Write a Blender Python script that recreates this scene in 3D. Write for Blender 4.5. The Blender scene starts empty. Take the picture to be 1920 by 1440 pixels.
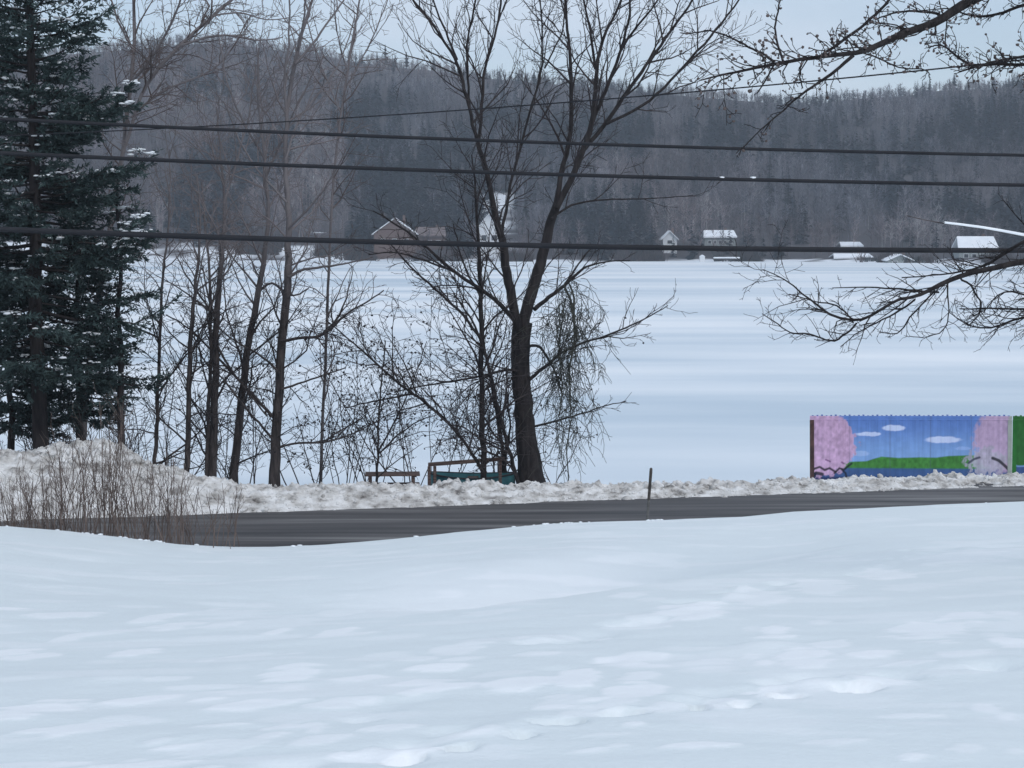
import bpy, math, random
import numpy as np
from mathutils import Vector

R = math.radians
RNG = np.random.default_rng(7)
scene = bpy.context.scene
COL = scene.collection

# ------------------------------------------------------------------ camera
F, CX, CY, HY = 3348.0, 960.0, 720.0, 440.0     # focal length in photo pixels, centre, eye-level row
H = 7.0
PITCH = math.atan((CY - HY) / F)
cam_d = bpy.data.cameras.new("camera")
cam = bpy.data.objects.new("camera", cam_d)
COL.objects.link(cam)
cam.location = (0, 0, H)
cam.rotation_euler = (math.pi / 2 - PITCH, 0, 0)
cam_d.sensor_width = 36.0
cam_d.lens = F / 1920.0 * 36.0
cam_d.clip_start = 0.1
cam_d.clip_end = 9000
scene.camera = cam


def at(px, py, Y):
    """world point at distance Y (along +Y) seen at a photo pixel: used to survey where things stand"""
    u, v = (px - CX) / F, (CY - py) / F
    dy = math.cos(PITCH) + v * math.sin(PITCH)
    dz = -math.sin(PITCH) + v * math.cos(PITCH)
    s = Y / dy
    return np.array([u * s, Y, H + dz * s])


# ------------------------------------------------------------------ numpy noise
_P = np.random.default_rng(3).random((256, 256))


def vnoise(x, y):
    xi, yi = np.floor(x).astype(int), np.floor(y).astype(int)
    fx, fy = x - xi, y - yi
    fx, fy = fx * fx * (3 - 2 * fx), fy * fy * (3 - 2 * fy)
    a, b = _P[xi & 255, yi & 255], _P[(xi + 1) & 255, yi & 255]
    c, d = _P[xi & 255, (yi + 1) & 255], _P[(xi + 1) & 255, (yi + 1) & 255]
    return (a + (b - a) * fx) * (1 - fy) + (c + (d - c) * fx) * fy - 0.5


def fbm(x, y, n=4, g=0.5):
    s, a, f = 0, 1.0, 1.0
    for i in range(n):
        s = s + a * vnoise(x * f + 17.3 * i, y * f + 9.1 * i)
        a *= g
        f *= 2.03
    return s


def sstep(a, b, x):
    t = np.clip((x - a) / (b - a), 0, 1)
    return t * t * (3 - 2 * t)


# ------------------------------------------------------------------ objects
def link(o, parent=None):
    COL.objects.link(o)
    if parent is not None:
        o.parent = parent
    return o


def tag(o, label=None, cat=None, group=None, kind=None):
    for k, v in (("label", label), ("category", cat), ("group", group), ("kind", kind)):
        if v:
            o[k] = v
    return o


def thing(name, loc, label, cat, group=None, rz=0):
    o = bpy.data.objects.new(name, None)
    o.location = tuple(float(c) for c in loc)
    o.rotation_euler = (0, 0, rz)
    o.empty_display_size = 0.3
    link(o)
    return tag(o, label, cat, group)


def raw_mesh(name, verts, faces_list, mat, parent=None, smooth=True, col=None, origin=None):
    """faces_list: list of int arrays (m,k)"""
    verts = np.asarray(verts, dtype=np.float32)
    if origin is not None:
        verts = verts - np.asarray(origin, dtype=np.float32)
    me = bpy.data.meshes.new(name)
    me.vertices.add(len(verts))
    me.vertices.foreach_set("co", verts.ravel())
    loops = np.concatenate([f.ravel() for f in faces_list]).astype(np.int32)
    tot = np.concatenate([np.full(len(f), f.shape[1]) for f in faces_list]).astype(np.int32)
    st = np.concatenate([[0], np.cumsum(tot)[:-1]]).astype(np.int32)
    me.loops.add(len(loops))
    me.loops.foreach_set("vertex_index", loops)
    me.polygons.add(len(tot))
    me.polygons.foreach_set("loop_start", st)
    me.polygons.foreach_set("loop_total", tot)
    if smooth:
        me.polygons.foreach_set("use_smooth", np.ones(len(tot), dtype=bool))
    if col is not None:
        a = me.color_attributes.new("Col", "FLOAT_COLOR", "POINT")
        c = np.ones((len(verts), 4), dtype=np.float32)
        c[:, :3] = col
        a.data.foreach_set("color", c.ravel())
    me.materials.append(mat)
    me.update(calc_edges=True)
    me.validate()
    return link(bpy.data.objects.new(name, me), parent)


def grid_faces(nr, nc):
    i = np.arange(nr - 1)[:, None] * nc + np.arange(nc - 1)[None, :]
    return np.stack([i, i + 1, i + nc + 1, i + nc], -1).reshape(-1, 4)


class MB:
    """collects boxes, prisms and lathes for one mesh"""

    def __init__(s):
        s.v, s.f = [], []

    def add(s, v, f):
        o = len(s.v)
        s.v += [tuple(map(float, p)) for p in v]
        s.f += [tuple(i + o for i in q) for q in f]

    def box(s, x0, x1, y0, y1, z0, z1, bev=0.0):
        b = min(bev, (x1 - x0) * .3, (y1 - y0) * .3, (z1 - z0) * .3)
        if b <= 0:
            v = [(x, y, z) for z in (z0, z1) for y in (y0, y1) for x in (x0, x1)]
            s.add(v, [(0, 2, 3, 1), (4, 5, 7, 6), (0, 1, 5, 4), (2, 6, 7, 3), (0, 4, 6, 2), (1, 3, 7, 5)])
            return
        rings = []
        for z, k in ((z0, b), (z0 + b, 0), (z1 - b, 0), (z1, b)):
            e = b
            X0, X1, Y0, Y1 = x0 + k, x1 - k, y0 + k, y1 - k
            rings.append([(X0 + e, Y0, z), (X1 - e, Y0, z), (X1, Y0 + e, z), (X1, Y1 - e, z),
                          (X1 - e, Y1, z), (X0 + e, Y1, z), (X0, Y1 - e, z), (X0, Y0 + e, z)])
        v = [p for r in rings for p in r]
        f = [tuple(range(7, -1, -1)), tuple(range(24, 32))]
        for r in range(3):
            for i in range(8):
                j = (i + 1) % 8
                f.append((r * 8 + i, r * 8 + j, r * 8 + 8 + j, r * 8 + 8 + i))
        s.add(v, f)

    def prism(s, poly, y0, y1):
        """polygon in x,z extruded along y"""
        n = len(poly)
        v = [(x, y0, z) for x, z in poly] + [(x, y1, z) for x, z in poly]
        f = [tuple(range(n)), tuple(range(2 * n - 1, n - 1, -1))]
        f += [(i, i + n, (i + 1) % n + n, (i + 1) % n) for i in range(n)]
        s.add(v, f)

    def build(s, name, mat, parent=None, smooth=False):
        me = bpy.data.meshes.new(name)
        me.from_pydata(s.v, [], s.f)
        if smooth:
            for p in me.polygons:
                p.use_smooth = True
        me.materials.append(mat)
        me.update()
        return link(bpy.data.objects.new(name, me), parent)


class Tubes:
    """tapered tubes along polylines, gathered into one mesh"""

    def __init__(s):
        s.d = {}
        s.tips = []

    def add(s, pts, rad, sides):
        s.d.setdefault((len(pts), sides), []).append((pts, rad))

    def arrays(s):
        V, Fq, off = [], [], 0
        for (n, k), L in s.d.items():
            P = np.array([p for p, r in L], dtype=float)
            Rr = np.array([r for p, r in L], dtype=float)
            T = np.gradient(P, axis=1)
            T /= np.linalg.norm(T, axis=2, keepdims=True) + 1e-9
            m = P[:, -1] - P[:, 0]
            m /= np.linalg.norm(m, axis=1, keepdims=True) + 1e-9
            ref = np.where((np.abs(m[:, 2]) > 0.75)[:, None], np.array([1., 0.15, 0]), np.array([0.1, 0, 1.]))
            A = np.cross(T, ref[:, None, :])
            A /= np.linalg.norm(A, axis=2, keepdims=True) + 1e-9
            B = np.cross(T, A)
            an = np.arange(k) / k * 2 * math.pi
            ring = (P[:, :, None, :] + Rr[:, :, None, None] * (np.cos(an)[None, None, :, None] * A[:, :, None, :]
                                                                + np.sin(an)[None, None, :, None] * B[:, :, None, :]))
            V.append(ring.reshape(-1, 3))
            b = np.arange(len(L))[:, None, None] * n * k + np.arange(n - 1)[None, :, None] * k
            i = np.arange(k)[None, None, :]
            j = (i + 1) % k
            Fq.append((np.stack([b + i, b + j, b + k + j, b + k + i], -1) + off).reshape(-1, 4))
            off += len(L) * n * k
        return np.concatenate(V), Fq

    def build(s, name, mat, parent=None, origin=None):
        v, f = s.arrays()
        return raw_mesh(name, v, f, mat, parent, True, None, origin)


def resample(pts, n, k=None):
    pts = np.asarray(pts, float)
    d = np.concatenate([[0], np.cumsum(np.linalg.norm(np.diff(pts[:, :3], axis=0), axis=1))])
    t = np.linspace(0, d[-1], n)
    # smooth with a Catmull-like cubic through linear interpolation + averaging
    q = np.stack([np.interp(t, d, pts[:, c]) for c in range(pts.shape[1])], 1)
    for _ in range(2):
        q[1:-1] = 0.25 * q[:-2] + 0.5 * q[1:-1] + 0.25 * q[2:]
    return q


def limb(T, px, Y0, Y1, sides=7, n=None, wob=0.012):
    """a surveyed limb: photo points with widths, running from depth Y0 to Y1"""
    m = len(px)
    w = []
    for i, (x, y, wd) in enumerate(px):
        Y = Y0 + (Y1 - Y0) * i / (m - 1)
        p = at(x, y, Y)
        w.append([*p, wd * (.78 if sides < 9 or wd < 30 else .98) / 2 / F * Y])
    n = n or max(5, 3 * m)
    q = resample(np.array(w), n)
    j = RNG.normal(0, wob, (n, 3)) * np.array([1, 2.5, .5])
    j[0] = 0
    q[:, :3] += j
    T.add(q[:, :3], q[:, 3], sides)
    return q[:, :3], q[:, 3]


def shoot(p, d, L, r0, r1, n, wig, up):
    pts = np.empty((n, 3))
    pts[0] = p
    d = d / (np.linalg.norm(d) + 1e-9)
    st = L / (n - 1)
    W = RNG.normal(0, wig, (n, 3))
    for i in range(1, n):
        d = d + W[i]
        d[2] += up
        d = d / math.sqrt(d[0] * d[0] + d[1] * d[1] + d[2] * d[2])
        pts[i] = pts[i - 1] + d * st
    return pts, np.linspace(r0, r1, n)


def spawn(T, pts, rad, lv, C, t0=None):
    """side shoots along a limb, level by level"""
    if lv >= len(C["dens"]):
        return
    seg = np.linalg.norm(np.diff(pts, axis=0), axis=1)
    cum = np.concatenate([[0], np.cumsum(seg)])
    L = cum[-1]
    t0 = C["t0"][lv] if t0 is None else t0
    n = int(L * (1 - t0) * C["dens"][lv] + RNG.random())
    for i in range(n):
        t = t0 + (1 - t0) * (i + RNG.random()) / n
        s = t * L
        k = min(max(int(np.searchsorted(cum, s)) - 1, 0), len(seg) - 1)
        a = (s - cum[k]) / (seg[k] + 1e-9)
        p = pts[k] * (1 - a) + pts[k + 1] * a
        r = rad[k] * (1 - a) + rad[k + 1] * a
        tan = (pts[k + 1] - pts[k]) / (seg[k] + 1e-9)
        rv = RNG.normal(0, 1, 3)
        rv -= tan * rv.dot(tan)
        rv /= np.linalg.norm(rv) + 1e-9
        ang = RNG.uniform(*C["ang"])
        d = tan * math.cos(ang) + rv * math.sin(ang)
        if "bias" in C:
            d = d + np.array(C["bias"]) * RNG.random()
        ln = min(C["lmax"][lv], max(C["lmin"], L * C["ratio"][lv] * (1.1 - .6 * t))) * RNG.uniform(.5, 1.15)
        r0 = max(C["rmin"], min(r * .62, .004 + .011 * ln))
        n_s = 6 if ln > 1.2 else (5 if ln > .5 else 4)
        q, qr = shoot(p, d, ln, r0, C["rmin"] * .75, n_s, C["wig"], C["up"][lv])
        T.add(q, qr, 4 if r0 > .015 else 3)
        if lv == len(C["dens"]) - 1:
            T.tips.append(q[-1])
        spawn(T, q, qr, lv + 1, C)


def icos(r, squash=1.0, seed=0):
    t = (1 + 5 ** .5) / 2
    v = np.array([(-1, t, 0), (1, t, 0), (-1, -t, 0), (1, -t, 0), (0, -1, t), (0, 1, t), (0, -1, -t), (0, 1, -t), (t, 0, -1), (t, 0, 1), (-t, 0, -1), (-t, 0, 1)], float)
    v /= np.linalg.norm(v[0])
    f = np.array([(0, 11, 5), (0, 5, 1), (0, 1, 7), (0, 7, 10), (0, 10, 11), (1, 5, 9), (5, 11, 4), (11, 10, 2), (10, 7, 6), (7, 1, 8),
                  (3, 9, 4), (3, 4, 2), (3, 2, 6), (3, 6, 8), (3, 8, 9), (4, 9, 5), (2, 4, 11), (6, 2, 10), (8, 6, 7), (9, 8, 1)])
    return v * r * np.array([1, 1, squash]), f


# ------------------------------------------------------------------ materials
def nt(m):
    m.use_nodes = True
    t = m.node_tree
    return t, t.nodes["Principled BSDF"]


def lin(c):
    return tuple(((v / 255) / 12.92 if v / 255 <= .04045 else ((v / 255 + .055) / 1.055) ** 2.4) for v in c)


def mat_noise(name, c1, c2, scale=(1, 1, 1), nscale=4.0, rough=.8, bump=0.0, bscale=20.0, detail=6.0, lo=.35, hi=.65, c3=None, spec=.3, bdist=.02):
    m = bpy.data.materials.new(name)
    t, p = nt(m)
    N, Lk = t.nodes, t.links
    co = N.new("ShaderNodeTexCoord")
    mp = N.new("ShaderNodeMapping")
    mp.inputs["Scale"].default_value = scale
    Lk.new(co.outputs["Object"], mp.inputs[0])
    nz = N.new("ShaderNodeTexNoise")
    nz.inputs["Scale"].default_value = nscale
    nz.inputs["Detail"].default_value = detail
    Lk.new(mp.outputs[0], nz.inputs["Vector"])
    rp = N.new("ShaderNodeValToRGB")
    rp.color_ramp.elements[0].position = lo
    rp.color_ramp.elements[1].position = hi
    rp.color_ramp.elements[0].color = (*c1, 1)
    rp.color_ramp.elements[1].color = (*c2, 1)
    if c3:
        e = rp.color_ramp.elements.new((lo + hi) / 2)
        e.color = (*c3, 1)
    Lk.new(nz.outputs[0], rp.inputs[0])
    Lk.new(rp.outputs[0], p.inputs["Base Color"])
    p.inputs["Roughness"].default_value = rough
    p.inputs["Specular IOR Level"].default_value = spec
    if bump:
        n2 = N.new("ShaderNodeTexNoise")
        n2.inputs["Scale"].default_value = bscale
        n2.inputs["Detail"].default_value = 5
        Lk.new(mp.outputs[0], n2.inputs["Vector"])
        b = N.new("ShaderNodeBump")
        b.inputs["Strength"].default_value = bump
        b.inputs["Distance"].default_value = bdist
        Lk.new(n2.outputs[0], b.inputs["Height"])
        Lk.new(b.outputs[0], p.inputs["Normal"])
    return m


def mat_col(name, rough=.85, spec=.2):
    m = bpy.data.materials.new(name)
    t, p = nt(m)
    a = t.nodes.new("ShaderNodeVertexColor")
    a.layer_name = "Col"
    t.links.new(a.outputs[0], p.inputs["Base Color"])
    p.inputs["Roughness"].default_value = rough
    p.inputs["Specular IOR Level"].default_value = spec
    return m


M = {}
M["snow"] = mat_col("lawn_snow", .55, .3)
t_, p_ = M["snow"].node_tree, M["snow"].node_tree.nodes["Principled BSDF"]
c_ = t_.nodes.new("ShaderNodeTexCoord")
n_ = t_.nodes.new("ShaderNodeTexNoise")
n_.inputs["Scale"].default_value = 16
n_.inputs["Detail"].default_value = 8
b_ = t_.nodes.new("ShaderNodeBump")
b_.inputs["Strength"].default_value = .6
b_.inputs["Distance"].default_value = .012
t_.links.new(c_.outputs["Object"], n_.inputs["Vector"])
t_.links.new(n_.outputs[0], b_.inputs["Height"])
t_.links.new(b_.outputs[0], p_.inputs["Normal"])
M["bank"] = mat_noise("plowed_snow", (.17, .155, .145), (.79, .78, .765), (.8, 1, 1.2), 3.2, .85, .9, 16, 14, .27, .63, c3=(.555, .535, .51), bdist=.06)
M["lake"] = mat_noise("lake_snow", (.54, .63, .70), (.87, .895, .91), (.011, .042, 1), 1.0, .5, .0, 5, 11, .33, .60, c3=(.73, .785, .825))
M["shore"] = mat_noise("shore_snow", (.74, .78, .82), (.88, .9, .92), (1, 1, 1), .8, .6)
M["road"] = mat_noise("asphalt", (.045, .044, .046), (.19, .185, .18), (.10, 1.5, 1), 1.3, .7, .3, 30, 9, .33, .70, c3=(.085, .08, .08), bdist=.01)
M["bark"] = mat_noise("dark_bark", (.012, .010, .011), (.036, .030, .030), (9, 9, 1.6), 1.2, .9, .8, 3, 6, bdist=.03)
M["bark_grey"] = mat_noise("grey_bark", (.040, .035, .037), (.12, .108, .106), (7, 7, 1.2), 1.3, .9, .7, 3, 6, bdist=.02)
M["twig"] = mat_noise("twig_bark", (.026, .021, .023), (.058, .048, .048), (1, 1, 1), 3, .9)
M["twig_brown"] = mat_noise("brown_twig_bark", (.085, .066, .064), (.15, .122, .116), (1, 1, 1), 2, .9)
M["stem_red"] = mat_noise("reddish_stem_bark", (.075, .055, .048), (.19, .145, .125), (1, 1, 1), 2, .9)
M["vine"] = mat_noise("vine_stem", (.030, .032, .028), (.075, .076, .062), (1, 1, 1), 3, .9)
M["needle"] = mat_noise("conifer_needles", (.012, .026, .028), (.062, .096, .092), (1, 1, 1), 2.2, .8, detail=5)
M["tree_snow"] = mat_noise("clinging_snow", (.82, .85, .88), (.9, .92, .94), (1, 1, 1), 3, .6)
M["cable"] = mat_noise("cable_sheath", (.012, .013, .017), (.020, .021, .026), (1, 1, 1), 1, .6, spec=.18)
M["post"] = mat_noise("post_paint", (.03, .025, .022), (.065, .054, .046), (1, 1, 3), 6, .6)
M["post_low"] = mat_noise("post_grey", (.08, .078, .075), (.13, .125, .12), (1, 1, 3), 6, .7)
M["wood"] = mat_noise("weathered_wood", (.055, .036, .032), (.15, .10, .085), (1, 12, 12), 2, .85, .3, 6)
M["teal"] = mat_noise("teal_paint", (.03, .12, .14), (.05, .17, .19), (1, 1, 1), 4, .5)
M["rust"] = mat_noise("brown_steel_paint", (.035, .018, .018), (.10, .05, .042), (1, 1, 1), 5, .6)
def pale_upwards(m, pale, z0, z1):
    """base colour blends to a paler tone between the two heights"""
    t = m.node_tree
    p = t.nodes["Principled BSDF"]
    src = p.inputs["Base Color"].links[0].from_socket
    co = t.nodes.new("ShaderNodeTexCoord")
    sx = t.nodes.new("ShaderNodeSeparateXYZ")
    mr = t.nodes.new("ShaderNodeMapRange")
    mr.inputs["From Min"].default_value = z0
    mr.inputs["From Max"].default_value = z1
    mx = t.nodes.new("ShaderNodeMix")
    mx.data_type = "RGBA"
    mx.inputs["B"].default_value = (*pale, 1)
    t.links.new(co.outputs["Object"], sx.inputs[0])
    t.links.new(sx.outputs["Z"], mr.inputs[0])
    t.links.new(mr.outputs[0], mx.inputs["Factor"])
    t.links.new(src, mx.inputs["A"])
    t.links.new(mx.outputs["Result"], p.inputs["Base Color"])


M["maple_bark"] = mat_noise("maple_bark", (.024, .020, .020), (.075, .062, .059), (9, 9, 1.6), 1.2, .9, .8, 3, 6, bdist=.03)
M["maple_twig"] = mat_noise("maple_twig", (.020, .017, .018), (.05, .042, .042), (1, 1, 1), 3, .9)
pale_upwards(M["maple_bark"], (.17, .155, .16), 5.6, 8.6)
pale_upwards(M["maple_twig"], (.20, .175, .178), 5.4, 8.0)
pale_upwards(M["bark_grey"], (.17, .155, .16), 6.5, 10.0)
M["mural"] = mat_col("mural_paint", .65, .3)
M["forest"] = mat_col("forest_bark", .95, .05)
M["hill"] = mat_col("hill_floor", .95, .05)
M["wall_white"] = mat_noise("white_siding", (.66, .68, .70), (.78, .79, .80), (1, 1, 8), 1, .7)
M["wall_brown"] = mat_noise("brown_siding", (.10, .065, .055), (.17, .115, .10), (1, 1, 8), 1, .8)
M["wall_grey"] = mat_noise("grey_siding", (.20, .235, .235), (.36, .385, .38), (1, 1, 8), 1, .8)
M["glass"] = mat_noise("window_glass", (.02, .025, .03), (.05, .06, .07), (1, 1, 1), 1, .1, spec=.6)
M["roof_snow"] = mat_noise("roof_snow", (.80, .83, .87), (.9, .92, .94), (1, 1, 1), .4, .6)
M["rim"] = mat_noise("dark_trim", (.03, .03, .035), (.06, .06, .065), (1, 1, 1), 1, .7)

# ------------------------------------------------------------------ light and sky
SUN_EL, SUN_AZ = R(46), R(150)         # azimuth measured from +Y towards +X: high, behind the camera to the right, veiled by thin cloud
w = bpy.data.worlds.new("World")
scene.world = w
w.use_nodes = True
wn = w.node_tree
bg = wn.nodes["Background"]
sky = wn.nodes.new("ShaderNodeTexSky")
sky.sky_type = "NISHITA"
sky.sun_disc = False
sky.sun_elevation = SUN_EL
sky.sun_rotation = SUN_AZ
sky.air_density = 1.0
sky.dust_density = 1.0
sky.ozone_density = 2.5
# a veil of thin cloud drifting over the blue
wc = wn.nodes.new("ShaderNodeTexCoord")
wm = wn.nodes.new("ShaderNodeMapping")
wm.inputs["Scale"].default_value = (1.0, 1.0, 3.5)
wz = wn.nodes.new("ShaderNodeTexNoise")
wz.inputs["Scale"].default_value = 3.2
wz.inputs["Detail"].default_value = 6
wz.inputs["Roughness"].default_value = .55
wr = wn.nodes.new("ShaderNodeMapRange")
wr.inputs["From Min"].default_value = .40
wr.inputs["From Max"].default_value = .62
wr.inputs["To Min"].default_value = .42
wr.inputs["To Max"].default_value = .92
wx = wn.nodes.new("ShaderNodeMix")
wx.data_type = "RGBA"
wx.inputs["B"].default_value = (5.75, 6.55, 7.6, 1)
wn.links.new(wc.outputs["Generated"], wm.inputs[0])
wn.links.new(wm.outputs[0], wz.inputs["Vector"])
wn.links.new(wz.outputs[0], wr.inputs[0])
wn.links.new(wr.outputs[0], wx.inputs["Factor"])
wn.links.new(sky.outputs[0], wx.inputs["A"])
wn.links.new(wx.outputs["Result"], bg.inputs[0])
bg.inputs[1].default_value = 0.11
sun_d = bpy.data.lights.new("sun", "SUN")
sun_d.energy = .85
sun_d.angle = R(22)
sun_d.color = (1.0, .96, .91)
sun = link(bpy.data.objects.new("sun", sun_d))
sd = Vector((math.sin(SUN_AZ) * math.cos(SUN_EL), math.cos(SUN_AZ) * math.cos(SUN_EL), math.sin(SUN_EL)))
sun.rotation_euler = (-sd).to_track_quat("-Z", "Y").to_euler()
vs = scene.view_settings
vs.view_transform = "Standard"
vs.look = "None"
vs.exposure = 0.31
vs.gamma = 1.0

# ------------------------------------------------------------------ terrain of the near side
def yF(x):                      # far edge of the road
    return 46.2 + .225 * x


CREST = np.array([(-400, 985), (0, 992), (100, 1000), (250, 1018), (320, 1027), (420, 1032), (500, 1032), (600, 1028), (700, 1020), (800, 1009), (960, 993),
                  (1060, 985), (1230, 980), (1400, 973), (1500, 963), (1600, 958), (1700, 953), (1920, 944), (2400, 925)], float)


def lawn_line(py):              # mean distance of a photo row on the lawn
    return 1.6 / ((py - HY) / F - .117)


TRAILS = []
for tr, step, dep in (([(560, 1425), (800, 1385), (1000, 1348), (1300, 1302), (1450, 1278), (1700, 1262), (1960, 1250)], .33, .10),
                      ([(1000, 1195), (1240, 1152), (1400, 1102), (1560, 1078), (1750, 1050), (1960, 1046)], .5, .10),
                      ([(300, 1345), (560, 1330), (800, 1300), (960, 1255), (1200, 1215), (1500, 1200), (1800, 1165)], .55, .05)):
    w3 = np.array([[at(a, b, lawn_line(b))[0], lawn_line(b)] for a, b in tr])
    d = np.concatenate([[0], np.cumsum(np.linalg.norm(np.diff(w3, axis=0), axis=1))])
    for s in np.arange(0, d[-1], step):
        for k in range(2):
            TRAILS.append((np.interp(s, d, w3[:, 0]) + RNG.normal(0, .10), np.interp(s, d, w3[:, 1]) + RNG.normal(0, .16),
                           RNG.uniform(.10, .24), RNG.uniform(.1, .5) * dep * (1 if RNG.random() < .6 else -.75)))


# plates of bright wind crust left standing on the duller snow, surveyed one by one (photo x, y, half width, half height)
CRUST = [(870, 1195, 55, 12), (1020, 1182, 60, 10), (715, 1210, 60, 12), (545, 1234, 55, 14), (825, 1231, 55, 6), (1200, 1160, 70, 12), (1300, 1142, 70, 16), (1420, 1120, 60, 14), (1540, 1100, 60, 14),
         (1660, 1080, 60, 10), (1800, 1062, 90, 10), (1810, 1162, 45, 9), (1890, 1164, 30, 9), (1740, 1185, 90, 18), (1560, 1203, 40, 8), (1500, 1220, 60, 9), (1640, 1228, 60, 7), (1510, 1240, 60, 8),
         (1820, 1232, 60, 6), (1900, 1216, 40, 12), (1190, 1225, 70, 12), (1340, 1232, 60, 8), (1340, 1247, 60, 7), (1080, 1262, 40, 18), (1200, 1260, 50, 8), (940, 1247, 60, 6), (780, 1262, 70, 10),
         (830, 1273, 60, 8), (680, 1248, 50, 5), (980, 1270, 70, 12), (1190, 1287, 60, 14), (1060, 1305, 50, 14), (500, 1262, 90, 8), (400, 1255, 90, 6), (60, 1290, 80, 18), (270, 1275, 70, 6),
         (480, 1294, 90, 10), (650, 1296, 70, 8), (200, 1322, 60, 16), (120, 1332, 100, 12), (560, 1331, 40, 5), (750, 1350, 60, 7), (400, 1374, 90, 14), (60, 1392, 100, 10), (260, 1402, 110, 8),
         (600, 1370, 60, 8), (1090, 1318, 60, 10), (1150, 1312, 40, 8), (1350, 1312, 60, 12), (1500, 1287, 70, 10), (1650, 1272, 80, 12), (1800, 1260, 90, 9), (1250, 1322, 60, 12), (880, 1372, 70, 9),
         (720, 1400, 90, 12), (330, 1130, 60, 6), (120, 1110, 70, 5), (470, 1188, 40, 5), (250, 1180, 60, 7), (60, 1180, 50, 6), (640, 1160, 60, 5), (1700, 1340, 70, 6), (1300, 1400, 80, 7), (1560, 1390, 60, 6)]
CRW = []
for a, b_, hw_, hh_ in CRUST + [(RNG.uniform(0, 1920), RNG.uniform(1090, 1420), RNG.uniform(20, 55), RNG.uniform(3, 8)) for _ in range(70)]:
    yc_ = lawn_line(b_)
    CRW.append((at(a, b_, yc_)[0], yc_, hw_ / F * yc_, (lawn_line(b_ - hh_) - lawn_line(b_ + hh_)) / 2))
PITS = [(1050, 1350, 45, 6), (1170, 1330, 45, 5), (1475, 1300, 30, 4), (1610, 1284, 40, 5), (980, 1374, 28, 8), (870, 1394, 28, 6), (1390, 1316, 30, 6), (1310, 1322, 16, 6), (760, 1410, 30, 6)]
PTW = [(at(a, b_, lawn_line(b_))[0], lawn_line(b_), hw_ / F * lawn_line(b_), (lawn_line(b_ - hh_) - lawn_line(b_ + hh_)) / 2) for a, b_, hw_, hh_ in PITS]


def lawn_z(x, y):
    Yc = 33.2 + .225 * x
    px = CX + x * F / Yc
    zc = H - (np.interp(px, CREST[:, 0], CREST[:, 1]) - HY) / F * Yc
    t = y / Yc
    z = 5.4 + (zc - 5.4) * t
    z = z - .35 * np.sin(np.clip(t, 0, 1) * math.pi) * 0.3
    lip = 18.3 + .9 * np.clip(x + .4, 0, 9) ** 1.25 + .5 * np.clip(-x - .8, 0, 9) ** 1.2
    sw = sstep(0, 1.6, y - lip) * (1 - sstep(2, 7.5, y - lip)) * np.exp(-((x - .1) / 3.2) ** 2)
    z = z - .50 * sw
    amp = sstep(1, 6, Yc - y + 2)
    z = z + amp * (.06 * fbm(x / 5.0, y / 4.0, 3) + .028 * fbm(x / 1.7 + 40, y / .8 + 11, 3))
    z = z + amp * .02 * np.clip(fbm(x / .9 - 9, y / 1.3 + 77, 2) - .12, 0, 1)
    z = z + .011 * fbm(x / .5, y / .3, 2)
    drop = np.clip((y - Yc) / 4.6, 0, 1)
    zr = z.copy()
    zr = np.where(y > Yc, zc + (z - (5.4 + (zc - 5.4) * t)) * (1 - drop) - .08 * (y - Yc) * (1 - drop), z)
    zr = zr * (1 - drop ** 1.7) + (-.12) * drop ** 1.7
    return zr


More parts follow.
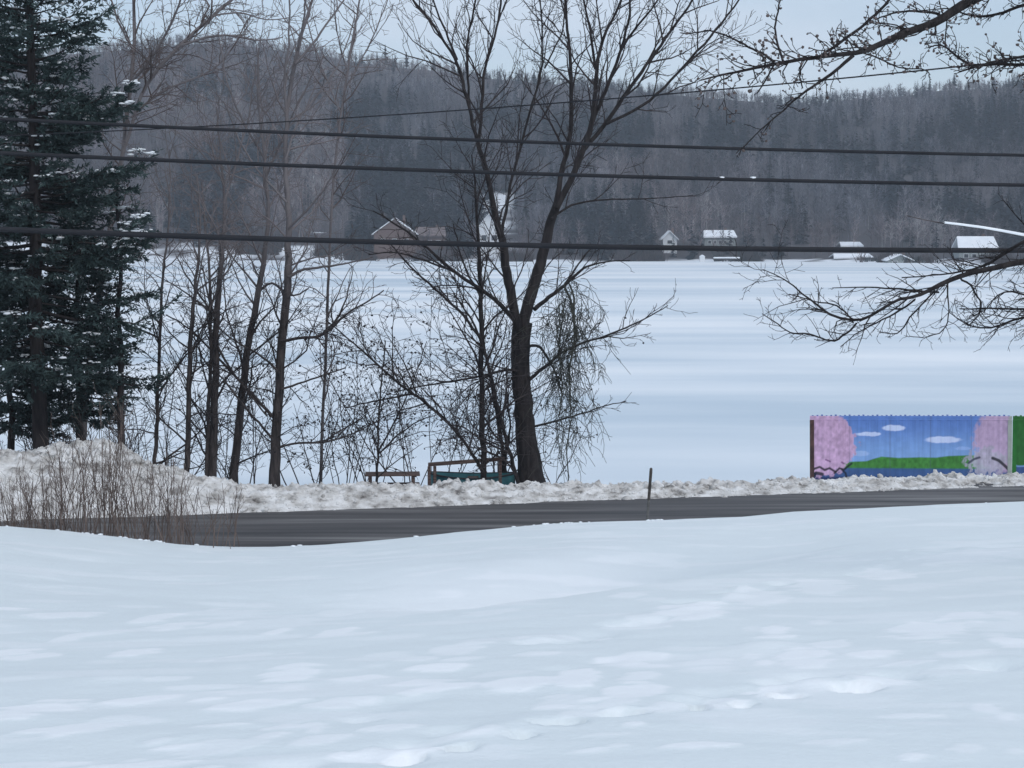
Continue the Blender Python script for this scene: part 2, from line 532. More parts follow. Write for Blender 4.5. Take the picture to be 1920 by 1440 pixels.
def build_lawn():
    xs = np.concatenate([np.linspace(-40, -9, 90)[:-1], np.linspace(-9, 9, 420), np.linspace(9, 40, 90)[1:]])
    ys = np.concatenate([np.linspace(-8, 5, 24)[:-1], 5 * (44 / 5.) ** np.linspace(0, 1, 520)])
    X, Yg = np.meshgrid(xs, ys)
    Z = lawn_z(X, Yg)
    for (tx, ty, s, h) in TRAILS:
        ix = np.where(abs(xs - tx) < 3 * s)[0]
        iy = np.where(abs(ys - ty) < 3 * s)[0]
        if len(ix) and len(iy):
            a, b, c, e = iy[0], iy[-1] + 1, ix[0], ix[-1] + 1
            g = ((X[a:b, c:e] - tx) ** 2 + (Yg[a:b, c:e] - ty) ** 2) / s ** 2
            Z[a:b, c:e] -= h * np.exp(-g ** 1.5)
    crust_and_light = np.zeros_like(Z)

    def stamp(tx, ty, sx, sy, amt, arr, soft):
        ix = np.where(abs(xs - tx) < 2.2 * sx)[0]
        iy = np.where(abs(ys - ty) < 2.2 * sy)[0]
        if len(ix) and len(iy):
            a, b, c, e = iy[0], iy[-1] + 1, ix[0], ix[-1] + 1
            dx, dy = X[a:b, c:e] - tx, Yg[a:b, c:e] - ty
            dy = dy - .35 * dx * sy / sx
            g = np.abs(dx / sx) ** 1.7 + np.abs(dy / sy) ** 1.7 + 1.3 * fbm(X[a:b, c:e] / .35 + tx, Yg[a:b, c:e] / .16, 3)
            m_ = sstep(1 + soft, 1 - soft, g)
            arr[a:b, c:e] = np.maximum(arr[a:b, c:e], m_ * amt) if amt > 0 else arr[a:b, c:e] + m_ * amt

    for (tx, ty, sx, sy) in CRW:
        stamp(tx, ty, sx, sy, RNG.uniform(.35, .9), crust_and_light, .2)
    pit = np.zeros_like(Z)
    for (tx, ty, sx, sy) in PTW:
        stamp(tx, ty, sx, sy, -.09, pit, .6)
    Z = Z + pit + .010 * crust_and_light
    Yend = 38.6 + .225 * X
    Z = np.where(Yg > Yend, -.25, Z)
    v = np.stack([X, Yg, Z], -1).reshape(-1, 3)
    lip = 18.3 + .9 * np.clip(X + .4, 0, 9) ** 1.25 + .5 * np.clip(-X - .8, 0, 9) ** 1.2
    bowl_light = sstep(-.15, .5, Yg - lip) * (1 - sstep(1.5, 11, Yg - lip)) * np.exp(-((X + .1) / 1.9) ** 4)  # light on the bowl's rising far slope, painted into the snow colour
    crust_and_light = np.maximum(crust_and_light, .75 * bowl_light)
    ft = np.clip(crust_and_light + .35 * sstep(.10, .32, fbm(X / 1.1 + 3, Yg / .55 + 8, 4)), 0, 1).reshape(-1, 1)
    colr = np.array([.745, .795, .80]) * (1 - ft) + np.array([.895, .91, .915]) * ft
    # small crumbs of snow along the brow above the road
    v0, f0 = icos(1.0)
    ext, fe, off = [], [], len(v)
    for k in range(80):
        px_ = RNG.choice([RNG.uniform(180, 330), RNG.uniform(960, 1110), RNG.normal(1236, 9), RNG.uniform(0, 1920)])
        yc_ = 33.2 + RNG.uniform(.1, 1.2)
        x_ = (px_ - CX) / F * yc_
        yc_ += .225 * x_
        z_ = float(lawn_z(np.array(x_), np.array(yc_)))
        ext.append(v0 * RNG.uniform(.7, 1.2, (12, 1)) * RNG.uniform(.012, .036) * np.array([1.6, 1, .7]) + (x_, yc_, z_ + .005))
        fe.append(f0 + off)
        off += 12
    v = np.concatenate([v, *ext])
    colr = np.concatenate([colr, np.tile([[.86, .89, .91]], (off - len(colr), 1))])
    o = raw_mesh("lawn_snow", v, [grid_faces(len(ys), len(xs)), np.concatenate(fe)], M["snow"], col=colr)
    tag(o, kind="structure")


build_lawn()

# road
xs = np.linspace(-70, 70, 60)
v = np.concatenate([[(x, yF(x) - 9.2, 0.0) for x in xs], [(x, yF(x) - 4, 0.05) for x in xs], [(x, yF(x) + 1.0, 0.0) for x in xs]])
tag(raw_mesh("road", v, [grid_faces(3, 60)], M["road"]), kind="structure")

# plowed snow bank on the far side, with the high pile at the left
BC = np.array([(-700, 870), (-300, 850), (0, 846), (60, 838), (130, 832), (200, 829), (235, 846), (262, 862), (300, 876), (350, 890), (400, 905), (440, 911),
               (600, 911), (700, 909), (800, 909), (895, 902), (960, 907), (1100, 911), (1200, 908), (1300, 905), (1400, 902), (1520, 900), (1700, 897),
               (1920, 892), (2500, 880)], float)


def bank_crest(x):
    yb = yF(x) + 1.2
    px = CX + x * F / yb
    pile = 1 - sstep(180, 420, px)
    yb = yb + 1.0 * pile
    px = CX + x * F / yb
    return yb, H - (np.interp(px, BC[:, 0], BC[:, 1]) - HY) / F * yb, pile


def ground_z(x, y):            # snowy shore behind the bank, down to the lake
    t = y - yF(x)
    return np.maximum(-.25 - .155 * np.clip(t - 3.2, 0, 99), -2.56)


def build_bank():
    xs = np.concatenate([np.linspace(-45, -15, 130)[:-1], np.linspace(-15, 18, 1000), np.linspace(18, 50, 120)[1:]])
    ts = np.linspace(0, 1, 84)
    X, Tt = np.meshgrid(xs, ts)
    yb, zc, pile = bank_crest(X)
    y0 = yF(X) - .15 + .22 * fbm(X / 1.1, X * 0 + 3.3, 3)
    depth_back = 2.2 + 2.0 * pile
    Yg = np.where(Tt < .55, y0 + (yb - y0) * (Tt / .55), yb + depth_back * ((Tt - .55) / .45))
    up = np.clip(Tt / .55, 0, 1)
    prof = np.where(Tt < .55, 1 - (1 - up) ** 1.9, 1 - sstep(.55, 1.0, Tt))
    zg = ground_z(X, Yg)
    Z = np.where(Tt < .55, -.04 + (zc + .04) * prof, zc * prof + zg * (1 - prof) - .02)
    a = np.clip(up * 1.6, .1, 1) * (1 - sstep(.7, 1, Tt)) 
    lump = fbm(X / .55, Yg / .42 + Z / .5, 3, .6) + .7 * fbm(X / .13 + 7, Yg / .14 + Z / .12, 2)
    lump2 = 0.5 - 2 * abs(fbm(X / 1.3 + 8, Yg / .9 + 3, 3))
    Z = Z + a * (.17 * lump + .08 * lump2 - .04) * (1 + .45 * pile)
    Yg = Yg + a * .22 * fbm(X / .6 + 50, Z / .3 + Tt * 6, 3) * (1 + .5 * pile)
    v = np.stack([X, Yg, Z], -1).reshape(-1, 3)
    fs = [grid_faces(len(ts), len(xs))]
    # broken chunks thrown up by the plough
    v0, f0 = icos(1.0)
    ext, fe, off = [], [], len(v)
    nr, nc = X.shape
    for k in range(3000):
        r_, c_ = int(RNG.integers(2, 58)), int(RNG.integers(130, nc - 120))
        sz = RNG.uniform(.02, .055) if RNG.random() < .93 else RNG.uniform(.06, .12)
        p = np.array([X[r_, c_], Yg[r_, c_], Z[r_, c_] - sz * .1])
        A_ = np.linalg.qr(RNG.normal(0, 1, (3, 3)))[0]
        ext.append((v0 * RNG.uniform(.6, 1.2, (12, 1)) * sz * RNG.uniform(.6, 1.3, 3)) @ A_ + p)
        fe.append(f0 + off)
        off += 12
    tag(raw_mesh("snow_bank", np.concatenate([v, *ext]), fs + [np.concatenate(fe)], M["bank"]), kind="structure")


build_bank()

# shore
xs = np.linspace(-90, 90, 120)
tt = np.linspace(.2, 24, 40)
X, Tt = np.meshgrid(xs, tt)
Yg = yF(X) + Tt
Z = ground_z(X, Yg) + .06 * fbm(X / 2, Yg / 2, 3) * sstep(2, 4, Tt) - .1
tag(raw_mesh("shore", np.stack([X, Yg, Z], -1).reshape(-1, 3), [grid_faces(40, 120)], M["shore"]), kind="structure")

# frozen lake
LAKE = -2.5
v = np.array([(-1500, 30, LAKE), (1500, 30, LAKE), (1500, 700, LAKE), (-1500, 700, LAKE)], float)
tag(raw_mesh("lake", v, [np.array([[0, 1, 2, 3]])], M["lake"], smooth=False), kind="structure")

# ------------------------------------------------------------------ hills across the lake
RIDGE = np.array([(-900, 130), (0, 105), (270, 84), (350, 76), (440, 74), (520, 86), (600, 93), (660, 106), (740, 116), (830, 122), (900, 133), (1000, 140),
                  (1100, 147), (1200, 156), (1300, 166), (1400, 174), (1500, 180), (1600, 168), (1700, 162), (1760, 152), (1840, 150), (1920, 142), (2600, 120)], float)
YR, YS, YSH = 960.0, 636.0, 684.0


def shore_y(x):
    px = CX + x * F / 640
    return YS + np.interp(px, [0, 560, 760, 900, 1100, 1300, 1500, 1700, 1850, 2200], [40, 34, 8, -4, -6, 4, -10, -40, -95, -120])


def hill_z(x, y):
    px = CX + x * F / YR
    zr = H + (HY - (np.interp(px, RIDGE[:, 0], RIDGE[:, 1]) + np.interp(px, [600, 1100], [12, 19]))) / F * YR
    sh = shore_y(x)
    z = LAKE - .6 + np.clip((y - sh) / 48, 0, 1) * 4.2
    t = np.clip((y - YSH + 20) / (YR - YSH + 20), 0, 1.0)
    z = z + (zr - 1.1) * (t * t * (3 - 2 * t) * .35 + t * .65)
    z = z + (fbm(x / 120., y / 120., 3) * 12) * np.sin(np.clip(t, 0, 1) * math.pi)
    return np.where(y > YR, z - (y - YR) * .08, z)


def clearing(x, y):
    """snowy yards round the houses on the far shore"""
    px = CX + x * F / y
    c = np.exp(-((px - 935) / 30) ** 4) * (y < 760)
    c = np.maximum(c, 1.0 * (y < shore_y(x) + 14))
    return c


def build_hill():
    xs = np.linspace(-760, 760, 240)
    ys = np.concatenate([np.linspace(505, 720, 90), np.linspace(724, 1300, 90)])
    X, Yg = np.meshgrid(xs, ys)
    Z = hill_z(X, Yg)
    n = fbm(X / 9, Yg / 9, 4)
    sn = np.clip(clearing(X, Yg) + .0, 0, 1) * sstep(-.32, -.05, n)
    base = np.array([.09, .085, .09]) * (1 + .5 * fbm(X / 25, Yg / 25, 3))[..., None]
    c = base * (1 - sn[..., None]) + np.array([.8, .83, .87]) * sn[..., None]
    tag(raw_mesh("hills", np.stack([X, Yg, Z], -1).reshape(-1, 3), [grid_faces(len(ys), len(xs))], M["hill"], col=c.reshape(-1, 3)), kind="structure")


build_hill()

M["brown_roof"] = mat_noise("brown_shingles", (.10, .075, .07), (.22, .18, .175), (1, 1, 1), 1.0, .9)
HOUSES = []      # px, halfwidth px, depth: kept free of trees in front


def tri_pack(P0, P1, Wd, C, jit=None):
    """thin tapered slivers from P0 to P1, two crossing per stem are added by the caller"""
    n = len(P0)
    v = np.empty((n, 3, 3))
    v[:, 0] = P0 - Wd
    v[:, 1] = P0 + Wd
    v[:, 2] = P1
    return v.reshape(-1, 3), np.repeat(C, 3, axis=0)


def build_forest():
    g = np.random.default_rng(11)
    V, Cc = [], []

    def stems(base, top, wdt, col):
        for ang in (0, 1.7):
            a = g.uniform(0, 3.14, len(base)) * .25 + ang
            Wd = np.stack([np.cos(a) * wdt, np.sin(a) * wdt, 0 * a], 1)
            v, c = tri_pack(base, top, Wd, col)
            V.append(v)
            Cc.append(c)

    # positions: a jittered field over the slope
    N = 11500
    y = 640 + (1000 - 640) * g.random(N) ** .82
    u = g.uniform(-.36, .36, N)
    x = u * y
    px = CX + x * F / y
    keep = ((clearing(x, y) < .35) | (g.random(N) < .22)) & (y > shore_y(x) + 10)
    for (hp, hw, hy) in HOUSES:
        keep &= ~((abs(px - hp) < hw + 6) & (y < hy + 14) & ((y > hy - 5) | (g.random(N) < .62)))
    front = y < YSH + 8
    keep &= ~(front & (g.random(N) < .12))
    x, y, px = x[keep], y[keep], px[keep]
    z = hill_z(x, y) - .5
    N = len(x)
    con_p = np.interp(px, [0, 280, 620, 690, 860, 1000, 1200, 1420, 1620, 1700, 1920], [.1, .06, .12, .42, .40, .26, .34, .42, .22, .30, .45])
    con_p = con_p + 1.15 * fbm(x / 40, y / 70, 3) - np.where(y > 890, .12, 0)
    con = g.random(N) < .03 + .9 * sstep(.26, .46, con_p) * np.where(y > 880, .35, 1)
    # bare hardwoods
    b = ~con
    bx, by, bz = x[b], y[b], z[b]
    n = len(bx)
    h = g.uniform(9, 17, n) * np.where(by > 890, .50, 1)
    pxb = px[b]
    warm = np.interp(pxb, [0, 280, 640, 720, 1200, 1600, 1920], [1, 1, .8, .3, .3, .5, .4])
    warm = np.clip(warm + 1.3 * fbm(bx / 55 + 31, by / 80, 3), 0, 1)
    tone = g.uniform(.35, 1.65, n) * (1 + 1.1 * fbm(bx / 38, by / 50, 3))
    col = (np.array([.120, .122, .142])[None] * (1 - warm[:, None]) + np.array([.225, .184, .186])[None] * warm[:, None]) * tone[:, None]
    base = np.stack([bx, by, bz], 1)
    lean = np.stack([g.normal(0, .5, n), g.normal(0, .5, n), h], 1)
    pale = g.random(n) < .12
    tcol = np.where(pale[:, None], col * 2.4, col * .9)
    stems(base, base + lean * .7, g.uniform(.07, .16, n), tcol)
    for k in range(46):
        t = g.uniform(.28, .82, n)
        p0 = base + lean * t[:, None]
        az = g.uniform(0, 6.283, n)
        ln = h * g.uniform(.14, .36, n) * (1.25 - .7 * t)
        el = g.uniform(.05, 1.05, n)
        d = np.stack([np.cos(az) * np.cos(el), np.sin(az) * np.cos(el), np.sin(el)], 1)
        p1 = p0 + d * ln[:, None]
        wd = g.uniform(.05, .12, n)
        a = az + 1.57
        Wd = np.stack([np.cos(a) * wd, np.sin(a) * wd, .3 * wd], 1)
        v, c = tri_pack(p0, p1, Wd, col * g.uniform(.75, 1.3, n)[:, None])
        V.append(v)
        Cc.append(c)
        # twig fan
        q0 = p0 + (p1 - p0) * g.uniform(.3, .8, n)[:, None]
        d2 = d + g.normal(0, .5, (n, 3))
        q1 = q0 + d2 * (ln * .6)[:, None]
        v, c = tri_pack(q0, q1, Wd[:, [1, 0, 2]] * .8, col * g.uniform(.8, 1.35, n)[:, None])
        V.append(v)
        Cc.append(c)
    # conifers in the mass
    cx, cy, cz = x[con], y[con], z[con]
    n = len(cx)
    h = g.uniform(8, 17, n) * np.where(cy > 890, .55, 1)
    base = np.stack([cx, cy, cz], 1)
    tone = g.uniform(.6, 1.25, n)
    col = np.array([.015, .026, .036])[None] * tone[:, None]
    stems(base, base + np.stack([0 * h, 0 * h, h], 1), g.uniform(.12, .22, n), col)
    for k in range(64):
        t = .08 + .92 * ((k + g.random(n)) / 64)
        az = g.uniform(0, 6.283, n)
        rr = h * .25 * (1.03 - t) * g.uniform(.65, 1.25, n)
        p0 = base + np.stack([0 * h, 0 * h, h * t], 1)
        p1 = p0 + np.stack([np.cos(az) * rr, np.sin(az) * rr, -rr * .35], 1)
        a = az + 1.57
        wd = rr * .30 + .1
        Wd = np.stack([np.cos(a) * wd, np.sin(a) * wd, -.2 * wd], 1)
        # widest at two thirds out: a kite of two triangles
        mid = p0 * .4 + p1 * .6
        v = np.empty((n, 3, 3))
        v[:, 0], v[:, 1], v[:, 2] = mid - Wd, mid + Wd, p1
        V.append(v.reshape(-1, 3))
        cc = col * g.uniform(.7, 1.4, n)[:, None]
        Cc.append(np.repeat(cc, 3, 0))
        v = np.empty((n, 3, 3))
        v[:, 0], v[:, 1], v[:, 2] = mid + Wd, mid - Wd, p0
        V.append(v.reshape(-1, 3))
        Cc.append(np.repeat(cc, 3, 0))
    V = np.concatenate(V)
    Cc = np.concatenate(Cc)
    f = np.arange(len(V)).reshape(-1, 3)
    o = raw_mesh("forest", V, [f], M["forest"], smooth=False, col=np.clip(Cc, .005, .4))
    tag(o, "grey brown leafless forest with dark conifers covering the hills across the lake", "forest", kind="stuff")


# ------------------------------------------------------------------ houses on the far shore
def house(name, px, w_px, ytop, ybase, Y, label, wall, gable=True, roofpx=22, windows=3, deep=9.0, roof="roof_snow"):
    """gable=True shows the gable end, otherwise the long roof slope"""
    c = at(px, ybase, Y)
    W = w_px / F * Y
    Ht = (ybase - ytop) / F * Y
    rh = roofpx / F * Y
    HOUSES.append((px, w_px / 2, Y))
    zb = float(hill_z(np.array([c[0]]), np.array([Y]))[0]) - .5
    t = thing(name, (c[0], Y, c[2]), label, "house", "houses on the far shore")
    dz = zb - c[2]
    e = Ht - rh
    m = MB()
    if gable:
        m.prism([(-W / 2, dz), (W / 2, dz), (W / 2, e), (0, Ht - .15), (-W / 2, e)], 0, deep)
        m.build("wall", wall, t)
        r = MB()
        ov, th = .7, .34
        r.prism([(-W / 2 - ov, e - ov * rh / (W / 2)), (0, Ht), (0, Ht + th), (-W / 2 - ov, e + th - ov * rh / (W / 2))], -.8, deep + .6)
        r.prism([(0.002, Ht), (W / 2 + ov, e - ov * rh / (W / 2)), (W / 2 + ov, e + th - ov * rh / (W / 2)), (0.002, Ht + th)], -.8, deep + .6)
        rf = r.build("roof", M[roof], t)
    else:
        m.box(-W / 2, W / 2, 0, deep, dz, e)
        m.build("wall", wall, t)
        r = MB()
        # slope facing the lake, ridge along x
        v = []
        for s, X in ((-1, -W / 2 - .5), (1, W / 2 + .5)):
            k = .12 * W * s
            v += [(X, -.7, e), (X - k * .5, deep / 2, Ht), (X, deep + .7, e), (X, -.7, e + .5), (X - k * .5, deep / 2, Ht + .5), (X, deep + .7, e + .5)]
        r.add(v, [(0, 1, 4, 3), (1, 2, 5, 4), (6, 9, 10, 7), (7, 10, 11, 8), (3, 4, 10, 9), (4, 5, 11, 10), (0, 6, 7, 1), (1, 7, 8, 2), (0, 3, 9, 6), (2, 8, 11, 5)])
        rf = r.build("roof", M[roof], t)
    ch = MB()
    ch.box(W * .18, W * .18 + .9, deep * .5, deep * .5 + .9, e + rh * .4, Ht + 1.3)
    ch.build("chimney", M["wall_brown"], rf)
    ww, wh = min(1.5, W / (windows * 2 + 1)), min(1.6, max(.7, e * .3))
    for k in range(windows):
        x = (k + .5) / windows * W * .84 - W * .42
        q = MB()
        q.box(x - ww / 2 - .15, x + ww / 2 + .15, -.12, .06, e * .55 - wh / 2 - .15, e * .55 + wh / 2 + .15)
        fr = q.build("window", M["wall_white"] if wall != M["wall_white"] else M["rim"], t)
        q = MB()
        q.box(x - ww / 2, x + ww / 2, -.16, -.123, e * .55 - wh / 2, e * .55 + wh / 2)
        q.build("pane", M["glass"], fr)
    return t


house("brown_house", 740, 78, 410, 470, 664, "brown gabled house with one snow white roof slope on the far shore", M["wall_brown"], True, 28, 3)
house("brown_house", 806, 56, 428, 468, 672, "low brown wing with a dark roof just right of the gabled house", M["wall_brown"], False, 16, 3, roof="brown_roof")
house("white_house", 917, 44, 402, 468, 660, "tall white house among snow behind the forked tree", M["wall_white"], True, 26, 2)
house("white_house", 1256, 26, 434, 462, 668, "small white gabled house standing alone left of the pale long house", M["wall_white"], True, 13, 1)
house("pale_house", 1350, 58, 434, 464, 672, "long pale grey green house behind leafless trees on the far shore", M["wall_grey"], False, 12, 5)
house("low_cabin", 1597, 38, 456, 478, 668, "low cabin under a flat snowy roof on the far shore", M["wall_grey"], False, 7, 3)
house("shore_house", 1834, 72, 446, 492, 600, "broad house with a big snow covered roof above the white branches", M["wall_grey"], False, 24, 4)
house("boat_house", 1600, 70, 478, 500, 632, "grey blue boathouse at the ice edge below the low cabin", M["wall_grey"], False, 7, 2)

house("small_cabin", 612, 44, 433, 452, 700, "small cabin with a snowy roof among trees left of the brown gabled house", M["wall_brown"], False, 6, 2)
house("small_cabin", 1688, 46, 478, 497, 606, "small grey cabin between the boathouse and the broad house", M["wall_grey"], True, 10, 2)

# docks pulled up on the ice and a small shed
for px, w, py, lab in ((1363, 50, 487, "white topped dock frame lying at the ice edge below the pale house"),
                       (1755, 60, 494, "snowy dock stack on the ice edge left of the broad house")):
    c = at(px, py, 628)
    W = w / F * 628
    d = thing("dock", (c[0], 628, c[2]), lab, "dock")
    q = MB()
    q.box(-W / 2, W / 2, 0, 2.5, 0, .35)
    q.build("deck", M["rim"], d)
    q = MB()
    q.box(-W / 2 + .1, W / 2 - .1, .05, 2.4, .352, .95, .2)
    q.build("snow_cover", M["roof_snow"], d)
    for s in (-.45, -.15, .15, .45):
        q = MB()
        q.box(W * s - .12, W * s + .12, .2, .44, LAKE - c[2] - .2, -.002)
        q.build("leg", M["rim"], d)
c = at(1317, 494, 628)
d = thing("ice_shanty", (c[0], 628, LAKE), "tiny white ice fishing hut left of the white topped dock", "hut")
q = MB()
q.box(-.9, .9, 0, 1.8, 0, 1.9)
q.build("wall", M["wall_white"], d)
q = MB()
q.prism([(-1.05, 1.9), (1.05, 1.9), (0, 2.5)], -.1, 1.9)
q.build("roof", M["roof_snow"], d)

build_forest()


def shrub_band():
    """leafless brush and dark stones along the far ice edge, one uncountable mass"""
    g = np.random.default_rng(5)
    n = 5200
    px = g.uniform(380, 2000, n)
    x = (px - CX) / F * 640
    y = shore_y(x) + g.uniform(3, 16, n)
    keep = fbm(px / 60, px * 0, 2) > -.02
    for (hp, hw, hy) in HOUSES:
        keep &= ~((abs(px - hp) < hw) & (g.random(n) < .75))
    x, y = x[keep], y[keep]
    n = len(x)
    z = hill_z(x, y)
    h = g.uniform(.8, 3.6, n) * (1 + 1.6 * (g.random(n) < .12))
    base = np.stack([x, y, z], 1)
    V, Cc = [], []
    col = np.where(g.random(n)[:, None] < .35, np.array([.03, .04, .042])[None], np.array([.075, .06, .06])[None]) * g.uniform(.6, 1.4, n)[:, None]
    for k in range(16):
        az = g.uniform(0, 6.28, n)
        sp = g.uniform(.1, .7, n)
        p0 = base + np.stack([g.normal(0, .4, n), g.normal(0, .4, n), 0 * h], 1)
        p1 = p0 + np.stack([np.cos(az) * sp * h, np.sin(az) * sp * h, h * g.uniform(.5, 1, n)], 1)
        wd = g.uniform(.05, .13, n)
        Wd = np.stack([wd, 0 * wd, 0 * wd], 1)
        v, c = tri_pack(p0, p1, Wd, col)
        V.append(v)
        Cc.append(c)
    V, Cc = np.concatenate(V), np.concatenate(Cc)
    o = raw_mesh("undergrowth", V, [np.arange(len(V)).reshape(-1, 3)], M["forest"], smooth=False, col=Cc)
    tag(o, "dark leafless brush lining the far ice edge", "undergrowth", kind="stuff")


shrub_band()


# conifers one can tell apart on the ridge and the slope
def far_conifer(px, ytop, ybase, Y, label, spread=.2, dark=1.0):
    x = (px - CX) / F * Y
    zb = float(hill_z(np.array([x]), np.array([Y]))[0]) - .5
    top = at(px, ytop, Y)
    h = top[2] - zb
    t = thing("far_conifer", (x, Y, zb), label, "conifer", "conifers on the far hills")
    T = Tubes()
    T.add(np.array([(0, 0, -.4), (0, 0, h * .5), (0, 0, h)]), np.array([.3, .2, .04]), 6)
    T.build("trunk", M["bark"], t)
    g = np.random.default_rng(int(px))
    V = []
    n = 420
    tt = g.uniform(.10, 1, n) ** .85
    az = g.uniform(0, 6.283, n)
    lay = .75 + .35 * np.sin(tt * 34 + g.uniform(0, 6))
    rr = np.minimum(h, 18) * spread * (1.05 - tt) * g.uniform(.55, 1.2, n) * lay + .25
    p0 = np.stack([0 * tt, 0 * tt, h * tt], 1)
    p1 = p0 + np.stack([np.cos(az) * rr, np.sin(az) * rr, -rr * .3 + .2], 1)
    wd = rr * .24 + .12
    Wd = np.stack([-np.sin(az) * wd, np.cos(az) * wd, -.25 * wd], 1)
    mid = p0 * .4 + p1 * .6
    v = np.stack([np.stack([mid - Wd, mid + Wd, p1], 1), np.stack([mid + Wd, mid - Wd, p0], 1)], 1).reshape(-1, 3)
    cc = np.repeat(np.array([.018, .030, .032])[None] * dark * g.uniform(.7, 1.3, n)[:, None], 6, 0)
    raw_mesh("crown", v, [np.arange(len(v)).reshape(-1, 3)], M["forest"], t, False, cc)


far_conifer(725, 84, 120, 955, "tall pointed conifer breaking the ridge skyline left of the forked tree", .22)
far_conifer(764, 98, 122, 958, "small rounded conifer on the skyline just right of the tallest one", .26)
far_conifer(682, 108, 122, 955, "low bushy conifer on the skyline left of the tallest one", .26)
far_conifer(815, 108, 126, 958, "short conifer on the skyline left of the forked tree limbs", .22)
far_conifer(1780, 140, 160, 955, "dark conifer on the skyline above the right end of the hills", .3)
far_conifer(1735, 148, 166, 955, "shorter dark conifer beside the skyline one at the right", .26)
far_conifer(1538, 215, 300, 860, "broad dark conifer on the slope under the hanging twig", .24, .8)
far_conifer(695, 160, 250, 880, "dark conifer high on the slope below the skyline group", .24, .8)
far_conifer(715, 275, 330, 760, "slim conifer standing left of a pair on the lower slope", .2, .8)
far_conifer(752, 280, 330, 760, "slim conifer standing right of a pair on the lower slope", .2, .8)
far_conifer(985, 375, 450, 690, "blue green spruce with snow beside the tall white house", .24, 1.2)
far_conifer(1102, 415, 468, 676, "dark round conifer on the shore right of the forked trunk", .3, .8)
far_conifer(1440, 290, 380, 740, "wide dark conifer on the lower slope above the pale house", .28, .8)
far_conifer(1475, 315, 400, 720, "dark conifer just right of the wide one above the pale house", .24, .8)


# ------------------------------------------------------------------ trees beyond the bank
def blobs(points, sizes, name, mat, parent, origin, squash=.6):
    v0, f0 = icos(1.0)
    V, Fs = [], []
    for i, (p, s) in enumerate(zip(points, sizes)):
        sc = np.array([s * RNG.uniform(.7, 1.3), s * RNG.uniform(.7, 1.3), s * squash])
        V.append(v0 * sc * RNG.uniform(.8, 1.2, (12, 1)) + np.asarray(p))
        Fs.append(f0 + 12 * i)
    return tag(raw_mesh(name, np.concatenate(V), [np.concatenate(Fs)], mat, parent, True, None, origin), kind="stuff")


CF = dict(dens=[1.7, 3.1, 3.8], ratio=[.42, .55, .6], lmax=[2.6, 1.3, .6], lmin=.22, ang=(.45, 1.1), up=[.05, .03, .0], wig=.17, t0=[.1, .15, .15], rmin=.0075)


def tree(name, label, group, limbs, Y, cfg=CF, trunk_mat="bark", twig_mat="twig", pods=0, spread=2.2, foot=None, twigs=True, main=1):
    """limbs: list of (points, depth offset at the tip, side shoot amount)"""
    b = at(limbs[0][0][0][0], limbs[0][0][0][1], Y)
    b[2] = ground_z(np.array(b[0]), np.array(Y)) - .15
    t = thing(name, b, label, "tree", group)
    TT, TW = Tubes(), Tubes()
    for i, (pts, dy, am) in enumerate(limbs):
        if i == 0:
            x, y, wd = pts[0]
            pts = [(x + (x - pts[1][0]) * .1, CY + (HY - CY) + (H - b[2]) / Y * F, wd * 1.25)] + list(pts)
        Ys = Y if i < main else Y + RNG.normal(0, .05)
        p, r = limb(TT, pts, Ys, Ys + dy, 9 if pts[0][2] > 14 else 6)
        if am > 0:
            c = dict(cfg)
            c["dens"] = [cfg["dens"][0] * am] + list(cfg["dens"][1:])
            spawn(TW, p, r, 0, c)
    TT.build("trunk", M[trunk_mat], t, b)
    if TW.d:
        cr = TW.build("crown", M[twig_mat], t, b)
    if pods and TW.tips:
        tips = np.array(TW.tips)
        k = RNG.choice(len(tips), min(pods, len(tips)), replace=False)
        k = [i for i in k if tips[i][2] < 4.8]
        blobs(tips[k] - np.array([0, 0, .03]), RNG.uniform(.016, .034, len(k)), "seed_pods", M["bark"], t, b, 1.1)
    return t


GT = "leafless trees along the shore"
